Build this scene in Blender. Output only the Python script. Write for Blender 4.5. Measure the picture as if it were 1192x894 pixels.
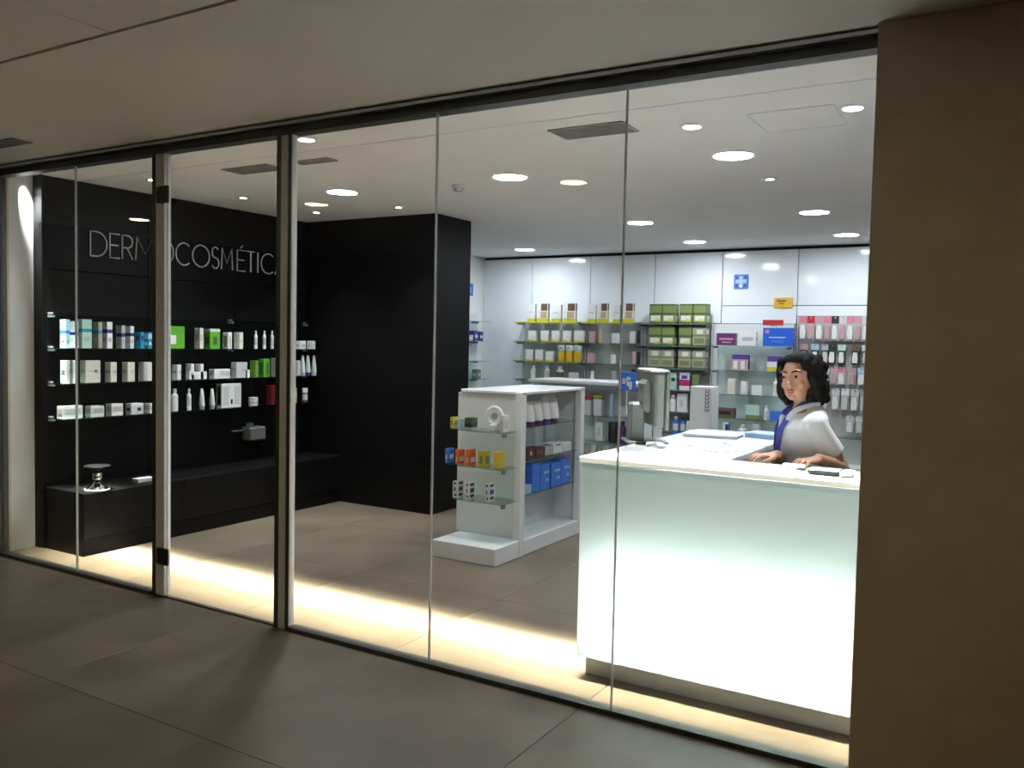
import bpy, bmesh, math, random
from mathutils import Vector, Matrix
random.seed(7)
for _o in list(bpy.data.objects): bpy.data.objects.remove(_o)
S = bpy.context.scene
COL = S.collection

# ------------------------------------------------------------------ camera
F_PX, YAW, PITCH, ROLL = 1001.9, 0.5387, -0.04962, 0.02079
CAM = Vector((0.0, -3.2666, 1.55))
cy, sy, cp, sp = math.cos(YAW), math.sin(YAW), math.cos(PITCH), math.sin(PITCH)
_r = Vector((cy, sy, 0)); FWD = Vector((-sy*cp, cy*cp, sp)); _u = _r.cross(FWD)
RGT = _r*math.cos(ROLL) + _u*math.sin(ROLL); UPV = -_r*math.sin(ROLL) + _u*math.cos(ROLL)
cd = bpy.data.cameras.new('camera'); cam = bpy.data.objects.new('camera', cd); COL.objects.link(cam)
cd.sensor_width = 36.0; cd.lens = F_PX/1192*36.0; cd.clip_start = 0.05; cd.clip_end = 60
cam.matrix_world = Matrix(((RGT.x, UPV.x, -FWD.x, CAM.x), (RGT.y, UPV.y, -FWD.y, CAM.y), (RGT.z, UPV.z, -FWD.z, CAM.z), (0, 0, 0, 1)))
S.camera = cam

def at(px, py, X=None, Y=None, Z=None):
    """photo pixel (1192x894) -> point on a known plane of the place"""
    d = FWD*F_PX + RGT*(px-596) - UPV*(py-447)
    t = (X-CAM.x)/d.x if X is not None else (Y-CAM.y)/d.y if Y is not None else (Z-CAM.z)/d.z
    return CAM + d*t

# ------------------------------------------------------------------ world, exposure, area lights
wd = bpy.data.worlds.new('world'); S.world = wd; wd.use_nodes = True
wd.node_tree.nodes['Background'].inputs[0].default_value = (0, 0, 0, 1)
wd.node_tree.nodes['Background'].inputs[1].default_value = 0.0
S.view_settings.view_transform = 'Standard'; S.view_settings.look = 'None'
S.view_settings.gamma = 1.0; S.view_settings.use_curve_mapping = False
S.view_settings.exposure = 0.8

P_DOWN = 94.0        # emission of the round shop downlights
P_SPOT = 4.0         # watts of each small shop spot
P_WASH = 42.0        # watts of the white core of the linear washer above the shop front
P_WASHY = 62.0       # watts of its yellowish wide beam
P_TUBE = 37.0        # emission of the tube in the counter
P_CORR = 38.0         # emission of the corridor lamps

def area(name, loc, rot, sx, sy_, w, col, spread, shape='RECTANGLE'):
    l = bpy.data.lights.new(name, 'AREA'); l.shape = shape; l.size = sx
    if shape == 'RECTANGLE': l.size_y = sy_
    l.energy = w; l.color = col; l.spread = math.radians(spread)
    o = bpy.data.objects.new(name, l); COL.objects.link(o); o.location = loc; o.rotation_euler = rot
    return o
area('washer_beam', (-3.13, .18, 2.640), (math.radians(7.2), 0, 0), 5.86, .02, P_WASH, (1, .98, 1), 9)
area('washer_beam_wide', (-3.02, .18, 2.639), (math.radians(4.2), 0, 0), 5.64, .02, P_WASHY, (1, .97, .76), 20)
area('added_streak_light', (-6.03, .165, 2.638), (math.radians(11.0), math.radians(17.0), 0), .03, .03, 1.7, (.97, 1, 1), 24)  # extra light added to put the bright streak on the side wall

# ------------------------------------------------------------------ materials
def mat(name, col, rough=.5, metal=0, noise=0, nscale=8, bump=0, bscale=60, spec=.5, emit=None, coat=0, alpha=None, rnd=0):
    m = bpy.data.materials.new(name); m.use_nodes = True
    nt = m.node_tree; b = nt.nodes['Principled BSDF']
    c = (*col, 1)
    b.inputs['Base Color'].default_value = c; b.inputs['Roughness'].default_value = rough
    b.inputs['Metallic'].default_value = metal; b.inputs['Specular IOR Level'].default_value = spec
    b.inputs['Coat Weight'].default_value = coat; b.inputs['Coat Roughness'].default_value = .05
    tc = nt.nodes.new('ShaderNodeTexCoord')
    src = tc.outputs['Object']
    if rnd:
        oi = nt.nodes.new('ShaderNodeObjectInfo'); ad = nt.nodes.new('ShaderNodeVectorMath'); ad.operation = 'ADD'
        sc = nt.nodes.new('ShaderNodeVectorMath'); sc.operation = 'SCALE'; sc.inputs[0].default_value = (31, 17, 9)
        nt.links.new(oi.outputs['Random'], sc.inputs['Scale'])
        nt.links.new(src, ad.inputs[0]); nt.links.new(sc.outputs[0], ad.inputs[1]); src = ad.outputs[0]
    if noise:
        n = nt.nodes.new('ShaderNodeTexNoise'); n.inputs['Scale'].default_value = nscale; n.inputs['Detail'].default_value = 5
        nt.links.new(src, n.inputs['Vector'])
        r = nt.nodes.new('ShaderNodeMapRange'); r.inputs[1].default_value = .3; r.inputs[2].default_value = .7
        r.inputs[3].default_value = 1-noise; r.inputs[4].default_value = 1+noise
        nt.links.new(n.outputs['Fac'], r.inputs[0])
        mx = nt.nodes.new('ShaderNodeVectorMath'); mx.operation = 'SCALE'; mx.inputs[0].default_value = col
        nt.links.new(r.outputs[0], mx.inputs['Scale']); nt.links.new(mx.outputs[0], b.inputs['Base Color'])
    if bump:
        n2 = nt.nodes.new('ShaderNodeTexNoise'); n2.inputs['Scale'].default_value = bscale
        nt.links.new(src, n2.inputs['Vector'])
        bp = nt.nodes.new('ShaderNodeBump'); bp.inputs['Strength'].default_value = bump; bp.inputs['Distance'].default_value = .01
        nt.links.new(n2.outputs['Fac'], bp.inputs['Height']); nt.links.new(bp.outputs[0], b.inputs['Normal'])
    if emit:
        b.inputs['Emission Color'].default_value = (*emit[0], 1); b.inputs['Emission Strength'].default_value = emit[1]
    return m

def glassmat(name, tint=(.95, .98, .965), ior=1.5, gain=1.0, rough=.0):
    m = bpy.data.materials.new(name); m.use_nodes = True; nt = m.node_tree; nt.nodes.clear()
    out = nt.nodes.new('ShaderNodeOutputMaterial'); t = nt.nodes.new('ShaderNodeBsdfTransparent'); g = nt.nodes.new('ShaderNodeBsdfGlossy')
    t.inputs[0].default_value = (*tint, 1); g.inputs['Roughness'].default_value = rough
    f = nt.nodes.new('ShaderNodeFresnel')
    ge = nt.nodes.new('ShaderNodeNewGeometry'); mr = nt.nodes.new('ShaderNodeMapRange')      # same reflectance on both faces of a thin pane
    mr.inputs[3].default_value = ior; mr.inputs[4].default_value = 1/ior
    nt.links.new(ge.outputs['Backfacing'], mr.inputs[0]); nt.links.new(mr.outputs[0], f.inputs[0])
    mm = nt.nodes.new('ShaderNodeMath'); mm.operation = 'MULTIPLY'; mm.inputs[1].default_value = gain
    mx = nt.nodes.new('ShaderNodeMixShader'); nt.links.new(f.outputs[0], mm.inputs[0]); nt.links.new(mm.outputs[0], mx.inputs[0])
    nt.links.new(t.outputs[0], mx.inputs[1]); nt.links.new(g.outputs[0], mx.inputs[2]); nt.links.new(mx.outputs[0], out.inputs[0])
    return m

def frostmat(name, col, tcol):
    m = bpy.data.materials.new(name); m.use_nodes = True; nt = m.node_tree; nt.nodes.clear()
    out = nt.nodes.new('ShaderNodeOutputMaterial'); t = nt.nodes.new('ShaderNodeBsdfTranslucent'); d = nt.nodes.new('ShaderNodeBsdfDiffuse')
    t.inputs[0].default_value = (*tcol, 1); d.inputs[0].default_value = (*col, 1)
    mx = nt.nodes.new('ShaderNodeMixShader'); mx.inputs[0].default_value = .5
    nt.links.new(t.outputs[0], mx.inputs[1]); nt.links.new(d.outputs[0], mx.inputs[2])
    g = nt.nodes.new('ShaderNodeBsdfGlossy'); g.inputs['Roughness'].default_value = .12
    f = nt.nodes.new('ShaderNodeFresnel'); f.inputs[0].default_value = 1.45
    m2 = nt.nodes.new('ShaderNodeMixShader'); nt.links.new(f.outputs[0], m2.inputs[0]); nt.links.new(mx.outputs[0], m2.inputs[1]); nt.links.new(g.outputs[0], m2.inputs[2])
    nt.links.new(m2.outputs[0], out.inputs[0])
    return m

def lampmat(name, col, s):
    m = bpy.data.materials.new(name); m.use_nodes = True; nt = m.node_tree; nt.nodes.clear()
    out = nt.nodes.new('ShaderNodeOutputMaterial'); e = nt.nodes.new('ShaderNodeEmission')
    e.inputs[0].default_value = (*col, 1); e.inputs[1].default_value = s; nt.links.new(e.outputs[0], out.inputs[0])
    return m

MT = {
 'tile': mat('stone tile', (.138, .106, .074), .42, noise=.22, nscale=2.2, bump=.04, bscale=14, rnd=1),
 'grout': mat('grout', (.11, .082, .055), .9, noise=.1, nscale=40),
 'ceil': mat('white plaster', (.80, .795, .80), .8, noise=.02, nscale=3),
 'soffit': mat('cream plaster', (.70, .67, .62), .8, noise=.03, nscale=2),
 'wall': mat('white paint', (.78, .79, .78), .6, noise=.02, nscale=4),
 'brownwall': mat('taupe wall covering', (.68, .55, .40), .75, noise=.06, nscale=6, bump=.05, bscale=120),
 'darkwall': mat('wall covering darkened for reflections', (.10, .082, .062), .7, noise=.06, nscale=6),  # unseen corridor walls, coloured dark to keep the pane reflections dark
 'black': mat('black laminate', (.0035, .0035, .0037), .45, noise=.15, nscale=5, spec=.12),
 'black2': mat('black lacquer', (.0045, .0045, .005), .32, noise=.1, nscale=5, spec=.2),
 'gap': mat('shadow gap', (.02, .02, .02), .8, noise=.1),
 'gloss': mat('glossy white panel', (.78, .82, .86), .09, noise=.015, nscale=2, spec=.6),
 'alu': mat('satin aluminium', (.76, .77, .78), .4, .0, noise=.05, nscale=20),
 'aludark': mat('dark anodised aluminium', (.10, .10, .095), .4, .6, noise=.08, nscale=20),
 'alulight': mat('bright aluminium', (.84, .85, .86), .4, .0, noise=.03, nscale=20),
 'hinge': mat('black hinge', (.01, .01, .01), .4, noise=.1),
 'glass': glassmat('shop front glass', (.975, .985, .98), 1.45, 1.0),
 'shelfglass': glassmat('shelf glass', (.80, .90, .88), 1.5, 1.2),
 'clearback': glassmat('clear glass back', (.95, .98, .96), 1.45, .5),
 'silicone': frostmat('clear silicone', (.75, .77, .75), (.85, .87, .85)),
 'frost': frostmat('frosted mint film', (.34, .42, .415), (.80, .90, .88)),
 'white': mat('white lacquer', (.74, .76, .77), .3, noise=.015, nscale=3),
 'whitemat': mat('white metal', (.66, .69, .72), .45, noise=.02),
 'top': mat('white glass worktop', (.82, .83, .86), .12, noise=.01),
 'core': mat('light damping counter core', (.05, .05, .052), .6, noise=.03),  # hidden boards made dark so they bounce little tube light
 'greyplinth': mat('grey plinth', (.55, .55, .57), .5, noise=.03),
 'bayback': mat('grey bay back', (.46, .445, .43), .4, noise=.04, nscale=3),
 'baylight': mat('pale bay back', (.66, .69, .69), .4, noise=.03, nscale=3),
 'lettering': mat('pale satin metal', (.48, .48, .48), .4, .2, noise=.04, nscale=20),
 'dispgrey': mat('olive grey plastic', (.13, .125, .11), .5, noise=.05),
 'chrome': mat('chrome', (.75, .76, .78), .12, 1, noise=.02),
 'steel': mat('brushed steel', (.62, .62, .64), .3, .7, noise=.05, nscale=30),
 'lampwhite': lampmat('diffuser glow', (.88, .94, 1), P_DOWN),
 'lampcorr': lampmat('warm diffuser glow', (1, .86, .50), P_CORR),
 'lampspot': lampmat('spot lens glow', (.97, .98, 1), 14),
 'lamptube': lampmat('tube glow', (.95, 1, .98), P_TUBE),
 'ventgrey': mat('grey grille', (.34, .34, .34), .5, noise=.05),
 'plasticgrey': mat('grey green plastic', (.23, .27, .255), .45, noise=.03),
 'plasticdark': mat('dark grey plastic', (.16, .18, .175), .45, noise=.04),
 'screen': mat('dark screen', (.02, .02, .025), .1, noise=.05),
 'skin': mat('skin', (.44, .235, .15), .5, noise=.05, nscale=14),
 'hair': mat('black wavy hair', (.0035, .0028, .0028), .7, noise=.3, nscale=30, bump=.5, bscale=55, spec=.08),
 'tunic': mat('white cotton tunic', (.70, .73, .78), .8, noise=.02, nscale=12, bump=.15, bscale=22),
 'trouser': mat('white cotton trousers', (.72, .74, .76), .8, noise=.02),
 'lanyard': mat('blue lanyard', (.03, .05, .30), .6, noise=.05),
 'eyewhite': mat('eye white', (.42, .37, .34), .3, noise=.02), 'iris': mat('dark iris', (.015, .01, .008), .2, noise=.02),
 'lips': mat('lips', (.40, .10, .09), .45, noise=.05),
}
COLS = {
 'pwhite': (.72, .72, .71), 'cream': (.68, .66, .58), 'pgrey': (.42, .42, .43), 'pale': (.60, .63, .66), 'lblue': (.36, .52, .68), 'navy': (.02, .03, .16),
 'blue': (.012, .10, .58), 'midblue': (.04, .17, .66), 'teal': (.01, .25, .38), 'green': (.10, .36, .02), 'dgreen': (.045, .11, .04), 'leaf': (.19, .23, .085),
 'yellow': (.55, .50, .04), 'amber': (.66, .40, .03), 'orange': (.70, .12, .02), 'red': (.45, .02, .03), 'maroon': (.10, .012, .02), 'pink': (.60, .20, .26), 'magenta': (.45, .02, .16),
 'olive': (.20, .195, .06), 'purple': (.13, .02, .13), 'violet': (.08, .04, .26), 'brown': (.14, .08, .05), 'dark': (.02, .02, .025), 'tan': (.50, .36, .22), 'lgrey': (.55, .55, .55), 'rose': (.50, .30, .32), 'mint': (.42, .62, .52), 'darkred': (.13, .01, .01), 'taupe': (.36, .33, .28),
}
for k, c in COLS.items(): MT[k] = mat('print '+k, c, .42, noise=.03, nscale=25)

# ------------------------------------------------------------------ mesh helpers
class MB:
    def __init__(s): s.v = []; s.f = []; s.m = []
    def face(s, ids, mi=0): s.f.append(tuple(ids)); s.m.append(mi)
    def box(s, x0, x1, y0, y1, z0, z1, mi=0, front=None):
        n = len(s.v)
        s.v += [(x0,y0,z0),(x1,y0,z0),(x1,y1,z0),(x0,y1,z0),(x0,y0,z1),(x1,y0,z1),(x1,y1,z1),(x0,y1,z1)]
        for k, q in enumerate(((0,3,2,1),(4,5,6,7),(0,1,5,4),(1,2,6,5),(2,3,7,6),(3,0,4,7))):
            s.face([n+i for i in q], front if (front is not None and k == 2) else mi)
        return s
    def cbox(s, x0, x1, y0, y1, z0, z1, c=.004, mi=0):
        """box with chamfered edges"""
        c = min(c, (x1-x0)*.45, (y1-y0)*.45, (z1-z0)*.45)
        n = len(s.v); idx = {}
        for a in (0, 1):
            for b in (0, 1):
                for d in (0, 1):
                    X = (x0, x1)[a]; Y = (y0, y1)[b]; Z = (z0, z1)[d]
                    ix, iy, iz = (c, -c)[a], (c, -c)[b], (c, -c)[d]
                    idx[a,b,d] = (len(s.v), len(s.v)+1, len(s.v)+2)
                    s.v += [(X, Y+iy, Z+iz), (X+ix, Y, Z+iz), (X+ix, Y+iy, Z)]
        bm_faces = []
        for a in (0, 1): bm_faces.append([idx[a,0,0][0], idx[a,1,0][0], idx[a,1,1][0], idx[a,0,1][0]])
        for b in (0, 1): bm_faces.append([idx[0,b,0][1], idx[1,b,0][1], idx[1,b,1][1], idx[0,b,1][1]])
        for d in (0, 1): bm_faces.append([idx[0,0,d][2], idx[1,0,d][2], idx[1,1,d][2], idx[0,1,d][2]])
        for a in (0, 1):
            for b in (0, 1): bm_faces.append([idx[a,b,0][0], idx[a,b,1][0], idx[a,b,1][1], idx[a,b,0][1]])
            for d in (0, 1): bm_faces.append([idx[a,0,d][0], idx[a,1,d][0], idx[a,1,d][2], idx[a,0,d][2]])
        for b in (0, 1):
            for d in (0, 1): bm_faces.append([idx[0,b,d][1], idx[1,b,d][1], idx[1,b,d][2], idx[0,b,d][2]])
        for a in (0, 1):
            for b in (0, 1):
                for d in (0, 1): bm_faces.append(list(idx[a,b,d]))
        for q in bm_faces: s.face(q, mi)
        return s
    def lathe(s, prof, c=(0, 0, 0), n=16, mi=0, axis='z', mats=None):
        base = len(s.v)
        for (r, h) in prof:
            for k in range(n):
                a = 2*math.pi*k/n; p, q = r*math.cos(a), r*math.sin(a)
                s.v.append({'z': (c[0]+p, c[1]+q, c[2]+h), 'x': (c[0]+h, c[1]+p, c[2]+q), 'y': (c[0]+p, c[1]+h, c[2]+q)}[axis])
        for i in range(len(prof)-1):
            for k in range(n):
                k2 = (k+1) % n
                s.face([base+i*n+k, base+i*n+k2, base+(i+1)*n+k2, base+(i+1)*n+k], mats[i] if mats else mi)
        s.face([base+k for k in range(n)][::-1], mats[0] if mats else mi)
        s.face([base+(len(prof)-1)*n+k for k in range(n)], mats[-1] if mats else mi)
        return s
    def tube(s, pts, rad, n=8, mi=0, flat=1.0):
        pts = [Vector(p) for p in pts]; R = rad if isinstance(rad, (list, tuple)) else [rad]*len(pts)
        base = len(s.v); prev = None
        for i, p in enumerate(pts):
            t = (pts[min(i+1, len(pts)-1)]-pts[max(i-1, 0)]).normalized()
            a = Vector((0, 0, 1)) if abs(t.z) < .9 else Vector((1, 0, 0))
            if prev is not None: a = prev
            b1 = (a - t*a.dot(t)).normalized(); prev = b1; b2 = t.cross(b1)
            for k in range(n):
                th = 2*math.pi*k/n
                s.v.append(tuple(p + b1*(R[i]*math.cos(th)) + b2*(R[i]*flat*math.sin(th))))
        for i in range(len(pts)-1):
            for k in range(n):
                k2 = (k+1) % n; s.face([base+i*n+k, base+i*n+k2, base+(i+1)*n+k2, base+(i+1)*n+k], mi)
        s.face([base+k for k in range(n)][::-1], mi); s.face([base+(len(pts)-1)*n+k for k in range(n)], mi)
        return s
    def loft(s, secs, n=20, mi=0):
        """secs: (cx, cy, cz, rx, ry) horizontal ellipses"""
        base = len(s.v)
        for (cx, cy_, cz, rx, ry) in secs:
            for k in range(n):
                a = 2*math.pi*k/n; s.v.append((cx+rx*math.cos(a), cy_+ry*math.sin(a), cz))
        for i in range(len(secs)-1):
            for k in range(n):
                k2 = (k+1) % n; s.face([base+i*n+k, base+i*n+k2, base+(i+1)*n+k2, base+(i+1)*n+k], mi)
        s.face([base+k for k in range(n)][::-1], mi); s.face([base+(len(secs)-1)*n+k for k in range(n)], mi)
        return s
    def ball(s, c, r, n=14, m=9, mi=0, rot=None):
        base = len(s.v); rr = r if isinstance(r, (tuple, list)) else (r, r, r)
        def put(v):
            v = Vector((v[0]*rr[0], v[1]*rr[1], v[2]*rr[2]))
            if rot is not None: v = rot @ v
            s.v.append((c[0]+v.x, c[1]+v.y, c[2]+v.z))
        put((0, 0, -1))
        for i in range(1, m):
            ph = -math.pi/2 + math.pi*i/m
            for k in range(n):
                a = 2*math.pi*k/n; put((math.cos(ph)*math.cos(a), math.cos(ph)*math.sin(a), math.sin(ph)))
        put((0, 0, 1)); top = len(s.v)-1
        for k in range(n):
            k2 = (k+1) % n
            s.face([base, base+1+k2, base+1+k], mi); s.face([top, top-n+k, top-n+k2], mi)
            for i in range(m-2): a = base+1+i*n; s.face([a+k, a+k2, a+n+k2, a+n+k], mi)
        return s
    def prism(s, poly, y0, y1, mi=0):
        """polygon in xz extruded along y"""
        n = len(s.v); k = len(poly)
        s.v += [(x, y0, z) for x, z in poly] + [(x, y1, z) for x, z in poly]
        s.face([n+i for i in range(k)], mi); s.face([n+k+i for i in range(k)][::-1], mi)
        for i in range(k): j = (i+1) % k; s.face([n+j, n+i, n+k+i, n+k+j], mi)
        return s
    def mesh(s, name, mats, smooth=False):
        me = bpy.data.meshes.new(name); me.from_pydata(s.v, [], s.f)
        for m in (mats if isinstance(mats, (list, tuple)) else [mats]): me.materials.append(MT[m] if isinstance(m, str) else m)
        me.polygons.foreach_set('material_index', s.m)
        bm = bmesh.new(); bm.from_mesh(me); bmesh.ops.recalc_face_normals(bm, faces=bm.faces); bm.to_mesh(me); bm.free()
        if smooth:
            me.polygons.foreach_set('use_smooth', [True]*len(me.polygons))
            try: me.set_sharp_from_angle(angle=math.radians(40))
            except Exception: pass
        me.update(); return me
    def build(s, name, mats, parent=None, loc=None, rz=0, smooth=False):
        return link(name, s.mesh(name, mats, smooth), parent, loc, rz)

def link(name, me, parent=None, loc=None, rz=0):
    o = bpy.data.objects.new(name, me); COL.objects.link(o)
    if parent is not None: o.parent = parent
    if loc is not None: o.location = loc
    o.rotation_euler.z = rz
    return o
def tag(o, label, cat, group=None):
    o['label'] = label; o['category'] = cat
    if group: o['group'] = group
    return o
def struct(o, label=None):
    o['kind'] = 'structure'
    if label: o['label'] = label
    return o
def thing(name, loc, label, cat, rz=0, group=None):
    o = bpy.data.objects.new(name, None); COL.objects.link(o); o.location = loc; o.rotation_euler.z = rz; o.empty_display_size = .1
    return tag(o, label, cat, group)
def empty(name, loc=(0, 0, 0)):
    o = bpy.data.objects.new(name, None); COL.objects.link(o); o.location = loc; o.empty_display_size = .1
    return o
def B(name, b, m, parent=None, c=0, loc=None, rz=0):
    """one box mesh object; b = x0,x1,y0,y1,z0,z1 in the parent's frame"""
    mb = MB()
    (mb.cbox(*b, c) if c else mb.box(*b))
    return mb.build(name, m, parent, loc, rz)

# ------------------------------------------------------------------ room shell
H = 2.65
fl = struct(B('floor', (-8.6, 2.2, -5.6, 6.6, -.12, -.008), 'grout'), 'brown stone tiled floor of shop and corridor')
TS = 1.08
tm = MB().cbox(0, TS-.0025, 0, TS-.0025, -.012, 0, .0015).mesh('tile', 'tile')
for i in range(-5, 5):
    for j in range(-5, 6):
        x = -2.65+TS*i; y = TS*j
        if x < -8.2 or y+TS < -5.5: continue
        link('tile', tm, fl, (x+.00125, y+.00125, 0))
ce = struct(MB().box(-6.6, 2.2, .54, 6.6, H, H+.1).box(-6.6, 2.2, .04, .534, H, H+.1).build('ceiling', 'ceil'), 'white plaster ceiling of the shop')
cc = struct(B('ceiling_corridor', (-8.6, 2.2, -1.262, .04, H, H+.1), 'soffit'), 'cream plaster soffit along the corridor')
for k in range(9):
    x = -2.94+1.2*(k-5)
    for j in range(4): B('ceiling_panel', (x+.004, x+1.196, -1.27-1.2*(j+1)+.004, -1.27-1.2*j-.004, H+.002, H+.05), 'soffit', cc, .003)
B('ceiling_backing', (-8.6, 2.2, -6.0, -1.262, H+.05, H+.1), 'gap', cc)
struct(B('wall_back_corridor', (-8.7, 2.3, -5.75, -5.6, 0, H), 'darkwall'), 'unseen darkened wall across the corridor')
struct(B('wall_left_corridor', (-8.75, -8.6, -5.75, .1, 0, H), 'darkwall'), 'unseen darkened wall at the end of the corridor')
struct(B('wall_right_corridor', (2.2, 2.35, -5.75, .1, 0, H), 'darkwall'), 'unseen darkened wall at the near end of the corridor')
struct(B('wall_front', (-8.6, -6.075, -.05, .08, 0, H), 'brownwall'), 'taupe wall beside the narrow glass panes')
struct(B('wall_right', (-.480, 2.2, -.105, .08, 0, H), 'brownwall', c=.003), 'wide brown wall pier ending the glass front')
struct(B('wall_left', (-6.40, -6.25, 0, 6.6, 0, H), 'wall'), 'white side wall of the shop')
struct(B('wall_right_shop', (1.6, 1.75, .08, 6.6, 0, H), 'wall'), 'white far side wall of the shop')
B('wall_return', (-6.25, -6.085, .03, .262, 0, H), 'wall', bpy.data.objects['wall_left'])
wb = struct(B('wall_back', (-6.4, 1.75, 6.45, 6.6, 0, H), 'gap'), 'back wall of the shop clad in glossy white panels')
YB = 6.40
seams = [-6.25, -5.51, -4.678, -3.834, -3.017, -2.18, -1.35, -.52, .31, 1.14, 1.6]
for i in range(len(seams)-1):
    a, b = seams[i]+.004, seams[i+1]-.004
    if i == 0: B('wall_panel', (a, b, YB, 6.449, .004, 2.615), 'gloss', wb, .003); continue
    if i in (1, 2, 3): B('wall_panel', (a, b, YB, 6.449, 1.805, 2.615), 'gloss', wb, .003)
    else:
        B('wall_panel', (a, b, YB, 6.449, 2.006, 2.615), 'gloss', wb, .003)
        B('wall_panel', (a, b, YB, 6.449, 1.805 if i != 5 else 1.89, 1.999), 'gloss', wb, .003)
    B('wall_panel', (a, b, YB+.02, 6.449, .004, 1.80), 'baylight', wb, .003)

# black cosmetics wall and block
XB = -5.98
wd_ = struct(B('wall_dark', (-6.25, XB-.018, .27, 2.86, 0, H), 'gap'), 'black panelled cosmetics wall')
B('end_panel', (-6.085, XB, .255, .27, 0, H), 'black', wd_)
ys = [.27, 1.11, 1.97, 2.86]
for a, b in zip(ys[:-1], ys[1:]):
    for z0, z1 in ((.44, 1.99), (1.996, 2.647)):
        B('wall_panel', (XB-.018, XB, a+.0015, b-.0015, z0, z1), 'black', wd_, .002)
bl = struct(B('wall_block', (-6.25, -4.47, 2.86, 3.42, 0, H), 'black', c=.003), 'black full height block at the end of cosmetics wall')

# ------------------------------------------------------------------ glass front
t1 = struct(MB().box(-6.075, -.48, -.06, .05, 2.625, 2.65).box(-6.075, -.48, -.035, .04, 2.588, 2.625).build('trim_1', 'aludark'), 'dark metal head rail of the glass front')
B('rail_lip', (-6.075, -.48, -.072, -.06, 2.628, 2.641), 'steel', t1)
t2 = struct(MB().box(-6.075, -4.407, -.03, .03, 0, .022).box(-3.285, -.48, -.03, .03, 0, .022).build('trim_2', 'aludark'), 'dark metal sill rail of the glass front')
B('threshold', (-4.36, -3.40, -.012, .012, 0, .008), 'aludark', t2)
w1 = struct(empty('window_1', (-5.25, 0, 0)), 'two narrow glass panes beside the door')
B('frame_post', (-6.075+5.25, -6.03+5.25, -.04, .04, .0, 2.60), 'aludark', w1)
for a, b in ((-6.03, -5.176), (-5.172, -4.407)):
    B('pane', (a+5.25, b+5.25, -.006, .006, .015, 2.60), 'glass', w1)
B('pane_joint', (-5.1765+5.25, -5.1715+5.25, -.007, .007, .02, 2.59), 'silicone', w1)
w2 = struct(empty('window_2', (-1.9, 0, 0)), 'three wide glass panes in front of the lit counter')
for a, b in ((-3.29, -2.382), (-2.378, -1.437), (-1.433, -.48)):
    B('pane', (a+1.9, b+1.9, -.006, .006, .015, 2.60), 'glass', w2)
for x in (-2.38, -1.435):
    B('pane_joint', (x-.0025+1.9, x+.0025+1.9, -.007, .007, .02, 2.59), 'silicone', w2)
B('edge_profile', (-.492+1.9, -.478+1.9, -.02, .02, .0, 2.60), 'alulight', w2)
t3 = struct(MB().cbox(-4.407, -4.369, -.018, .015, 0, 2.6, .002).build('trim_3', 'aludark'), 'dark metal post on the hinge side of the glass door')
t4 = struct(MB().cbox(-3.397, -3.362, -.018, .015, 0, 2.6, .002).build('trim_4', 'aludark'), 'aluminium post on the lock side of the glass door')
B('post_profile', (-3.362, -3.312, -.022, .015, 0, 2.6), 'alu', t4, .003)
B('post_groove', (-3.312, -3.290, -.018, .015, 0, 2.6), 'aludark', t4)
B('post_edge', (-3.290, -3.284, -.018, .018, 0, 2.6), 'alulight', t4)
d1 = struct(empty('door_1', (-3.85, 0, 0)), 'glass door with aluminium hinge stile and black hinges')
B('door_stile', (-4.368+3.85, -4.291+3.85, -.022, .025, .012, 2.585), 'alu', d1, .003)
B('pane', (-4.291+3.85, -3.397+3.85, -.006, .006, .012, 2.585), 'glass', d1)
for z in (2.30, .20):
    hg = B('hinge', (-4.332+3.85, -4.245+3.85, -.036, -.020, z, z+.098), 'hinge', d1, .004)
    MB().lathe([(.007, 0), (.007, .09)], (-4.340+3.85, -.030, z+.004), 10).build('hinge_pin', 'aludark', hg)

# linear washer fixture above the panes
wf = thing('linear_washer', (-3.13, .18, 2.65), 'slim aluminium light channel inside the top of the glass front', 'light')
MB().box(-2.94, 2.94, -.03, .03, -.004, 0).box(-2.94, 2.94, -.03, -.024, -.012, -.004).box(-2.94, 2.94, .024, .03, -.012, -.004).build('channel', 'alu', wf)

# ------------------------------------------------------------------ ceiling fixtures
def lamp_meshes():
    ring = MB()
    n = 24
    prof = [(.115, -.006), (.13, -.004), (.132, 0), (.108, 0)]
    for i, (r, h) in enumerate(prof):
        for k in range(n): a = 2*math.pi*k/n; ring.v.append((r*math.cos(a), r*math.sin(a), h))
    for i in range(4):
        j = (i+1) % 4
        for k in range(n): k2 = (k+1) % n; ring.face([i*n+k, i*n+k2, j*n+k2, j*n+k])
    rm = ring.mesh('trim_ring', 'white', True)
    dm = MB().lathe([(.112, -.0025), (.112, 0)], n=20).mesh('diffuser', 'lampwhite')
    return rm, dm
RM, DM = lamp_meshes()
def ringmesh(r0, r1, t, m, nm='trim_ring'):
    ring = MB(); n = 20
    for r, h in ((r0, -t), (r1, -t*.6), (r1, 0), (r0, 0)):
        for k in range(n): a = 2*math.pi*k/n; ring.v.append((r*math.cos(a), r*math.sin(a), h))
    for i in range(4):
        j = (i+1) % 4
        for k in range(n): k2 = (k+1) % n; ring.face([i*n+k, i*n+k2, j*n+k2, j*n+k])
    return ring.mesh(nm, m, True)
for (x, y, lb) in ((-1.51, 1.70, 'above the lit counter'), (-3.03, 1.72, 'above the white gondola'), (-4.50, 1.70, 'in front of the black block'),
                   (-1.54, 4.05, 'second behind the lit counter'), (-3.07, 4.08, 'between the gondolas'), (-1.56, 5.62, 'by the peg display at back wall'),
                   (-3.10, 5.66, 'in front of the green boxes'), (-5.22, 5.70, 'by the plain white back panel')):
    t = thing('downlight', (x, y, H), 'large round white recessed downlight '+lb, 'light', group='large round downlights')
    link('trim_ring', RM, t); link('diffuser', DM, t)
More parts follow.
